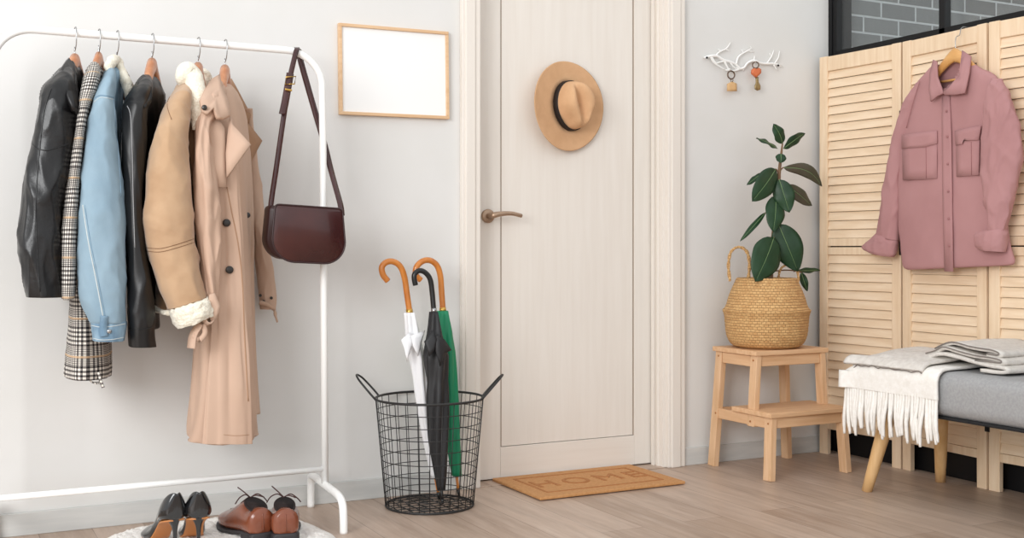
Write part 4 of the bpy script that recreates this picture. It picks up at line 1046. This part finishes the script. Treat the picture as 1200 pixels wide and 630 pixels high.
# ------------------------------------------------------------------ rug and shoes
rg = B()
nu, nv = 90, 90
G = []
rx0, rx1, ry0, ry1 = .42, 1.105, -.075, -1.05
for i in range(nu+1):
    row = []
    for j in range(nv+1):
        u, v = i/nu*2-1, j/nv*2-1
        # rounded hide-like outline
        k = 1/max(1e-6, (abs(u)**3.2 + abs(v)**3.2)**(1/3.2)) * max(abs(u), abs(v)) if (u or v) else 1
        X_, Y_ = u*k, v*k
        x = (rx0+rx1)/2 + X_*(rx1-rx0)/2; y = (ry0+ry1)/2 - Y_*(ry1-ry0)/2
        e_ = 1 - max(abs(u), abs(v))
        z = .003 + .020*min(1, e_*8)
        z += (.007*noise.noise(Vector((x*40, y*40, 0))) + .005*noise.noise(Vector((x*90, y*90, 3)))) * min(1, e_*10)
        x += .012*noise.noise(Vector((x*14, y*14, 5))); y += .012*noise.noise(Vector((x*14, y*14, 9)))
        row.append(rg.verts.new((x, y, max(z, .002))))
    G.append(row)
for i in range(nu):
    for j in range(nv): rg.faces.new((G[i][j],G[i+1][j],G[i+1][j+1],G[i][j+1]))
ed = [G[i][0] for i in range(nu+1)] + [G[nu][j] for j in range(1, nv+1)] + [G[i][nv] for i in range(nu-1,-1,-1)] + [G[0][j] for j in range(nv-1,0,-1)]
bt = [rg.verts.new((v.co.x, v.co.y, .0005)) for v in ed]
for i in range(len(ed)): rg.faces.new((ed[i], ed[(i+1)%len(ed)], bt[(i+1)%len(ed)], bt[i]))
o = obj('rug', rg, 'rug'); tag(o, 'fluffy white rug under the shoes on the floor', 'rug')
RGZ = .022
def place(bm, heel, ang):
    m = Matrix.Translation(heel) @ Matrix.Rotation(ang, 4, 'Z')
    for v in bm.verts: v.co = m @ v.co
    return bm
def section_loft(secs, n=6, seg=28):
    """secs: (x, halfwidth, zbot, ztop, yoff, flat) along the shoe, x toward the toe"""
    R = []
    for x, w_, zb, zt, yo, fl in crom(secs, n):
        ring = []
        for k in range(seg):
            a = 2*PI*k/seg; c, s = math.cos(a), math.sin(a)
            e = 4 if s < 0 else fl
            yy = math.copysign(abs(c)**(2/e), c)*max(w_, .0005)
            h_ = (zt-zb)/2
            zz = (zb+zt)/2 + math.copysign(abs(s)**(2/e), s)*h_
            if s > 0: yy *= 1 - .35*(s**2)*(0 if fl > 3 else 1)
            ring.append(Vector((x, yo+yy, zz)))
        R.append(ring)
    return rings(B(), R)
def brogue(label, heel, ang, side):
    t = thing('brogue_shoe', label, 'shoe', heel, 'brown lace up shoes on the rug')
    T = lambda bm: place(bm, heel, ang)
    sg = side
    up = [(.001,.020,.026,.070,0,3),(.006,.031,.024,.094,0,3),(.018,.039,.022,.100,0,2.8),(.05,.041,.022,.098,0,2.6),(.09,.041,.020,.108,.002*sg,2.3),(.13,.044,.016,.098,.004*sg,2.1),(.17,.049,.013,.076,.004*sg,2.1),(.21,.050,.013,.063,.003*sg,2.1),(.245,.042,.014,.053,0,2.1),(.268,.026,.015,.040,-.002*sg,2.1),(.277,.009,.017,.029,-.003*sg,2.1)]
    obj('upper', T(section_loft(up)), 'brown', t)
    so = [(-.004,.022,.0,.028,0,5),(.001,.035,0,.030,0,5),(.02,.041,0,.030,0,5),(.068,.041,0,.028,0,5),(.074,.039,.014,.027,0,5),(.12,.044,.005,.020,.003*sg,5),(.17,.053,0,.016,.004*sg,5),(.21,.055,0,.016,.003*sg,5),(.25,.046,.002,.018,0,5),(.276,.028,.006,.021,-.002*sg,5),(.286,.009,.008,.022,-.003*sg,5)]
    obj('sole', T(section_loft(so)), 'sole', t)
    # opening: dark hollow with a padded rim
    bm = B(); R = []
    for s_, dz in ((1.0,.002),(.85,-.002),(.5,-.010),(.1,-.014)):
        R.append([Vector((.052+.042*s_*math.cos(a), .028*s_*math.sin(a), .1005+dz+.014*math.cos(a)*s_)) for a in [2*PI*k/28 for k in range(28)]])
    rings(bm, R); obj('lining', T(bm), 'lining', t)
    bm = B(); tube(bm, [Vector((.052+.043*math.cos(a), .029*math.sin(a), .1005+.014*math.cos(a))) for a in [2*PI*k/28 for k in range(28)]], .0032, 8, 1, True); obj('topline', T(bm), 'lining', t)
    bm = B(); tube(bm, [(-.001,0,.035),(-.0008,0,.06),(.003,0,.086)], .002, 6, 3); obj('heel_seam', T(bm), 'brown', t)
    for k in range(3):
        x = .100+.017*k; zz = .1115-.0085*k
        bm = B(); tube(bm, [(x,-.020,zz-.006),(x+.002,0,zz+.003),(x,.020,zz-.006)], .0022, 6, 4); obj('lace', T(bm), 'lace', t)
    for pts in ([(.094,.002,.116),(.086,.018,.128),(.082,.038,.122),(.086,.050,.104)], [(.094,-.002,.116),(.090,-.020,.125),(.086,-.038,.114),(.088,-.050,.100)], [(.094,0,.116),(.100,.018,.134),(.108,.034,.148)], [(.094,0,.116),(.086,-.014,.122),(.072,-.034,.117)]):
        bm = B(); tube(bm, pts, .0019, 6, 6); obj('lace', T(bm), 'lace', t)
    bm = B()
    for k in range(9):
        a = 2*PI*k/9; disc(bm, (.222+.010*math.cos(a), .010*math.sin(a)*sg, .0595-.12*.010*math.cos(a)), (0,0,1), .0014, .002, 8)
    obj('punching', T(bm), 'lining', t)
def pump(label, heel, ang, side):
    t = thing('high_heel_shoe', label, 'shoe', heel, 'black high heels on the rug')
    T = lambda bm: place(bm, heel, ang)
    # stations along the shoe: x, half width, half width of the opening, floor of the shoe, top edge
    ST = crom([(-.010,.012,.004,.092,.165),(-.004,.027,.010,.088,.166),(.010,.037,.018,.085,.160),(.030,.040,.026,.080,.142),(.06,.033,.025,.068,.116),(.09,.030,.025,.044,.076),(.115,.034,.027,.018,.050),(.135,.038,.018,.008,.046),(.150,.040,.001,.004,.047),(.18,.036,.0,.003,.041),(.21,.024,.0,.004,.030),(.233,.005,.0,.008,.018)], 5)
    bm = B(); rows = []
    for x, w_, wt, zf, zt in ST:
        wt = max(wt, .0002); h_ = zt-zf; half = []
        for f, yy in ((0, .55*w_), (.08, .86*w_), (.25, w_), (.45, w_*.97), (.7, wt + (w_-wt)*.62), (.9, wt + (w_-wt)*.25), (1, wt)): half.append((yy, zf+h_*f))
        prof = [(-y, z) for y, z in reversed(half)] + half
        rows.append([bm.verts.new((x, y, z)) for y, z in prof])
    for r0, r1 in zip(rows, rows[1:]):
        for k in range(len(r0)-1): bm.faces.new((r0[k], r0[k+1], r1[k+1], r1[k]))
    bm.faces.new(rows[0][::-1])
    o = obj('upper', T(bm), 'patent', t)
    m = o.modifiers.new('leather', 'SOLIDIFY'); m.thickness = .002; m.offset = -1
    smoothmod(o, 1)
    so = [(x, w_*.86, zf-.003, zf+.003, 0, 4) for x, w_, wt, zf, zt in ST[6::3]]
    obj('outsole', T(section_loft(so, 3, 20)), 'tansole', t)
    ins = [(x, w_*.62, zf+.004, zf+.009, 0, 4) for x, w_, wt, zf, zt in ST[10:36:3]]
    obj('insole', T(section_loft(ins, 3, 18)), 'tansole', t)
    R = []
    for z, rx, ry, xo in crom([(.090,.024,.025,.020),(.078,.016,.014,.013),(.060,.009,.0075,.007),(.03,.0062,.0056,.005),(.004,.0056,.0052,.0045),(0,.0056,.0052,.0045)], 4):
        R.append([Vector((xo+rx*math.cos(a), ry*math.sin(a), z)) for a in [2*PI*k/20 for k in range(20)]])
    obj('heel', T(rings(B(), R)), 'patent', t)
def fl(px, py): p = AZ(px, py, RGZ); return Vector((p.x, p.y, RGZ-.002))
pump('left shoe of the black high heels on the white rug', fl(206,644), math.radians(101), 1)
pump('right shoe of the black high heels nearer the brown shoes', fl(233,642), math.radians(86), -1)
brogue('brown leather brogue turned sideways showing its toe at left', fl(308,635), math.radians(98), 1)
brogue('brown leather brogue at right seen straight from its heel', fl(335,636), math.radians(78), -1)

# ------------------------------------------------------------------ light: overcast sky and a big window on the left, out of the picture
wd = bpy.data.worlds.new('World'); sc.world = wd; wd.use_nodes = True
bg = wd.node_tree.nodes['Background']; bg.inputs[0].default_value = (.975,.99,1.0,1); bg.inputs[1].default_value = 1.17
def area(name, loc, target, sx, sy, power, col=(1,1,1)):
    l = bpy.data.lights.new(name, 'AREA'); l.shape = 'RECTANGLE'; l.size = sx; l.size_y = sy; l.energy = power; l.color = col
    o = bpy.data.objects.new(name, l); COL.objects.link(o); o.location = loc
    d_ = Vector(target) - Vector(loc); o.rotation_euler = d_.to_track_quat('-Z', 'Y').to_euler()
    return o
area('window_daylight', (-2.4,-3.6,2.1), (1.8,0,.9), 2.2, 2.0, 158, (.985,.995,1))
# ------------------------------------------------------------------ camera
cam = bpy.data.cameras.new('camera'); co = bpy.data.objects.new('camera', cam); COL.objects.link(co)
cam.sensor_width = 36; cam.lens = F/1200*36; cam.shift_y = (HZ-315)/1200
co.location = (0,-CD,CH); co.rotation_euler = (PI/2, 0, -PHI)
cam.clip_start = .05
sc.camera = co
vs = sc.view_settings
vs.view_transform = 'Standard'; vs.look = 'None'; vs.gamma = 1; vs.use_curve_mapping = False; vs.exposure = 0.0
sc.cycles.max_bounces = 8; sc.cycles.transparent_max_bounces = 12
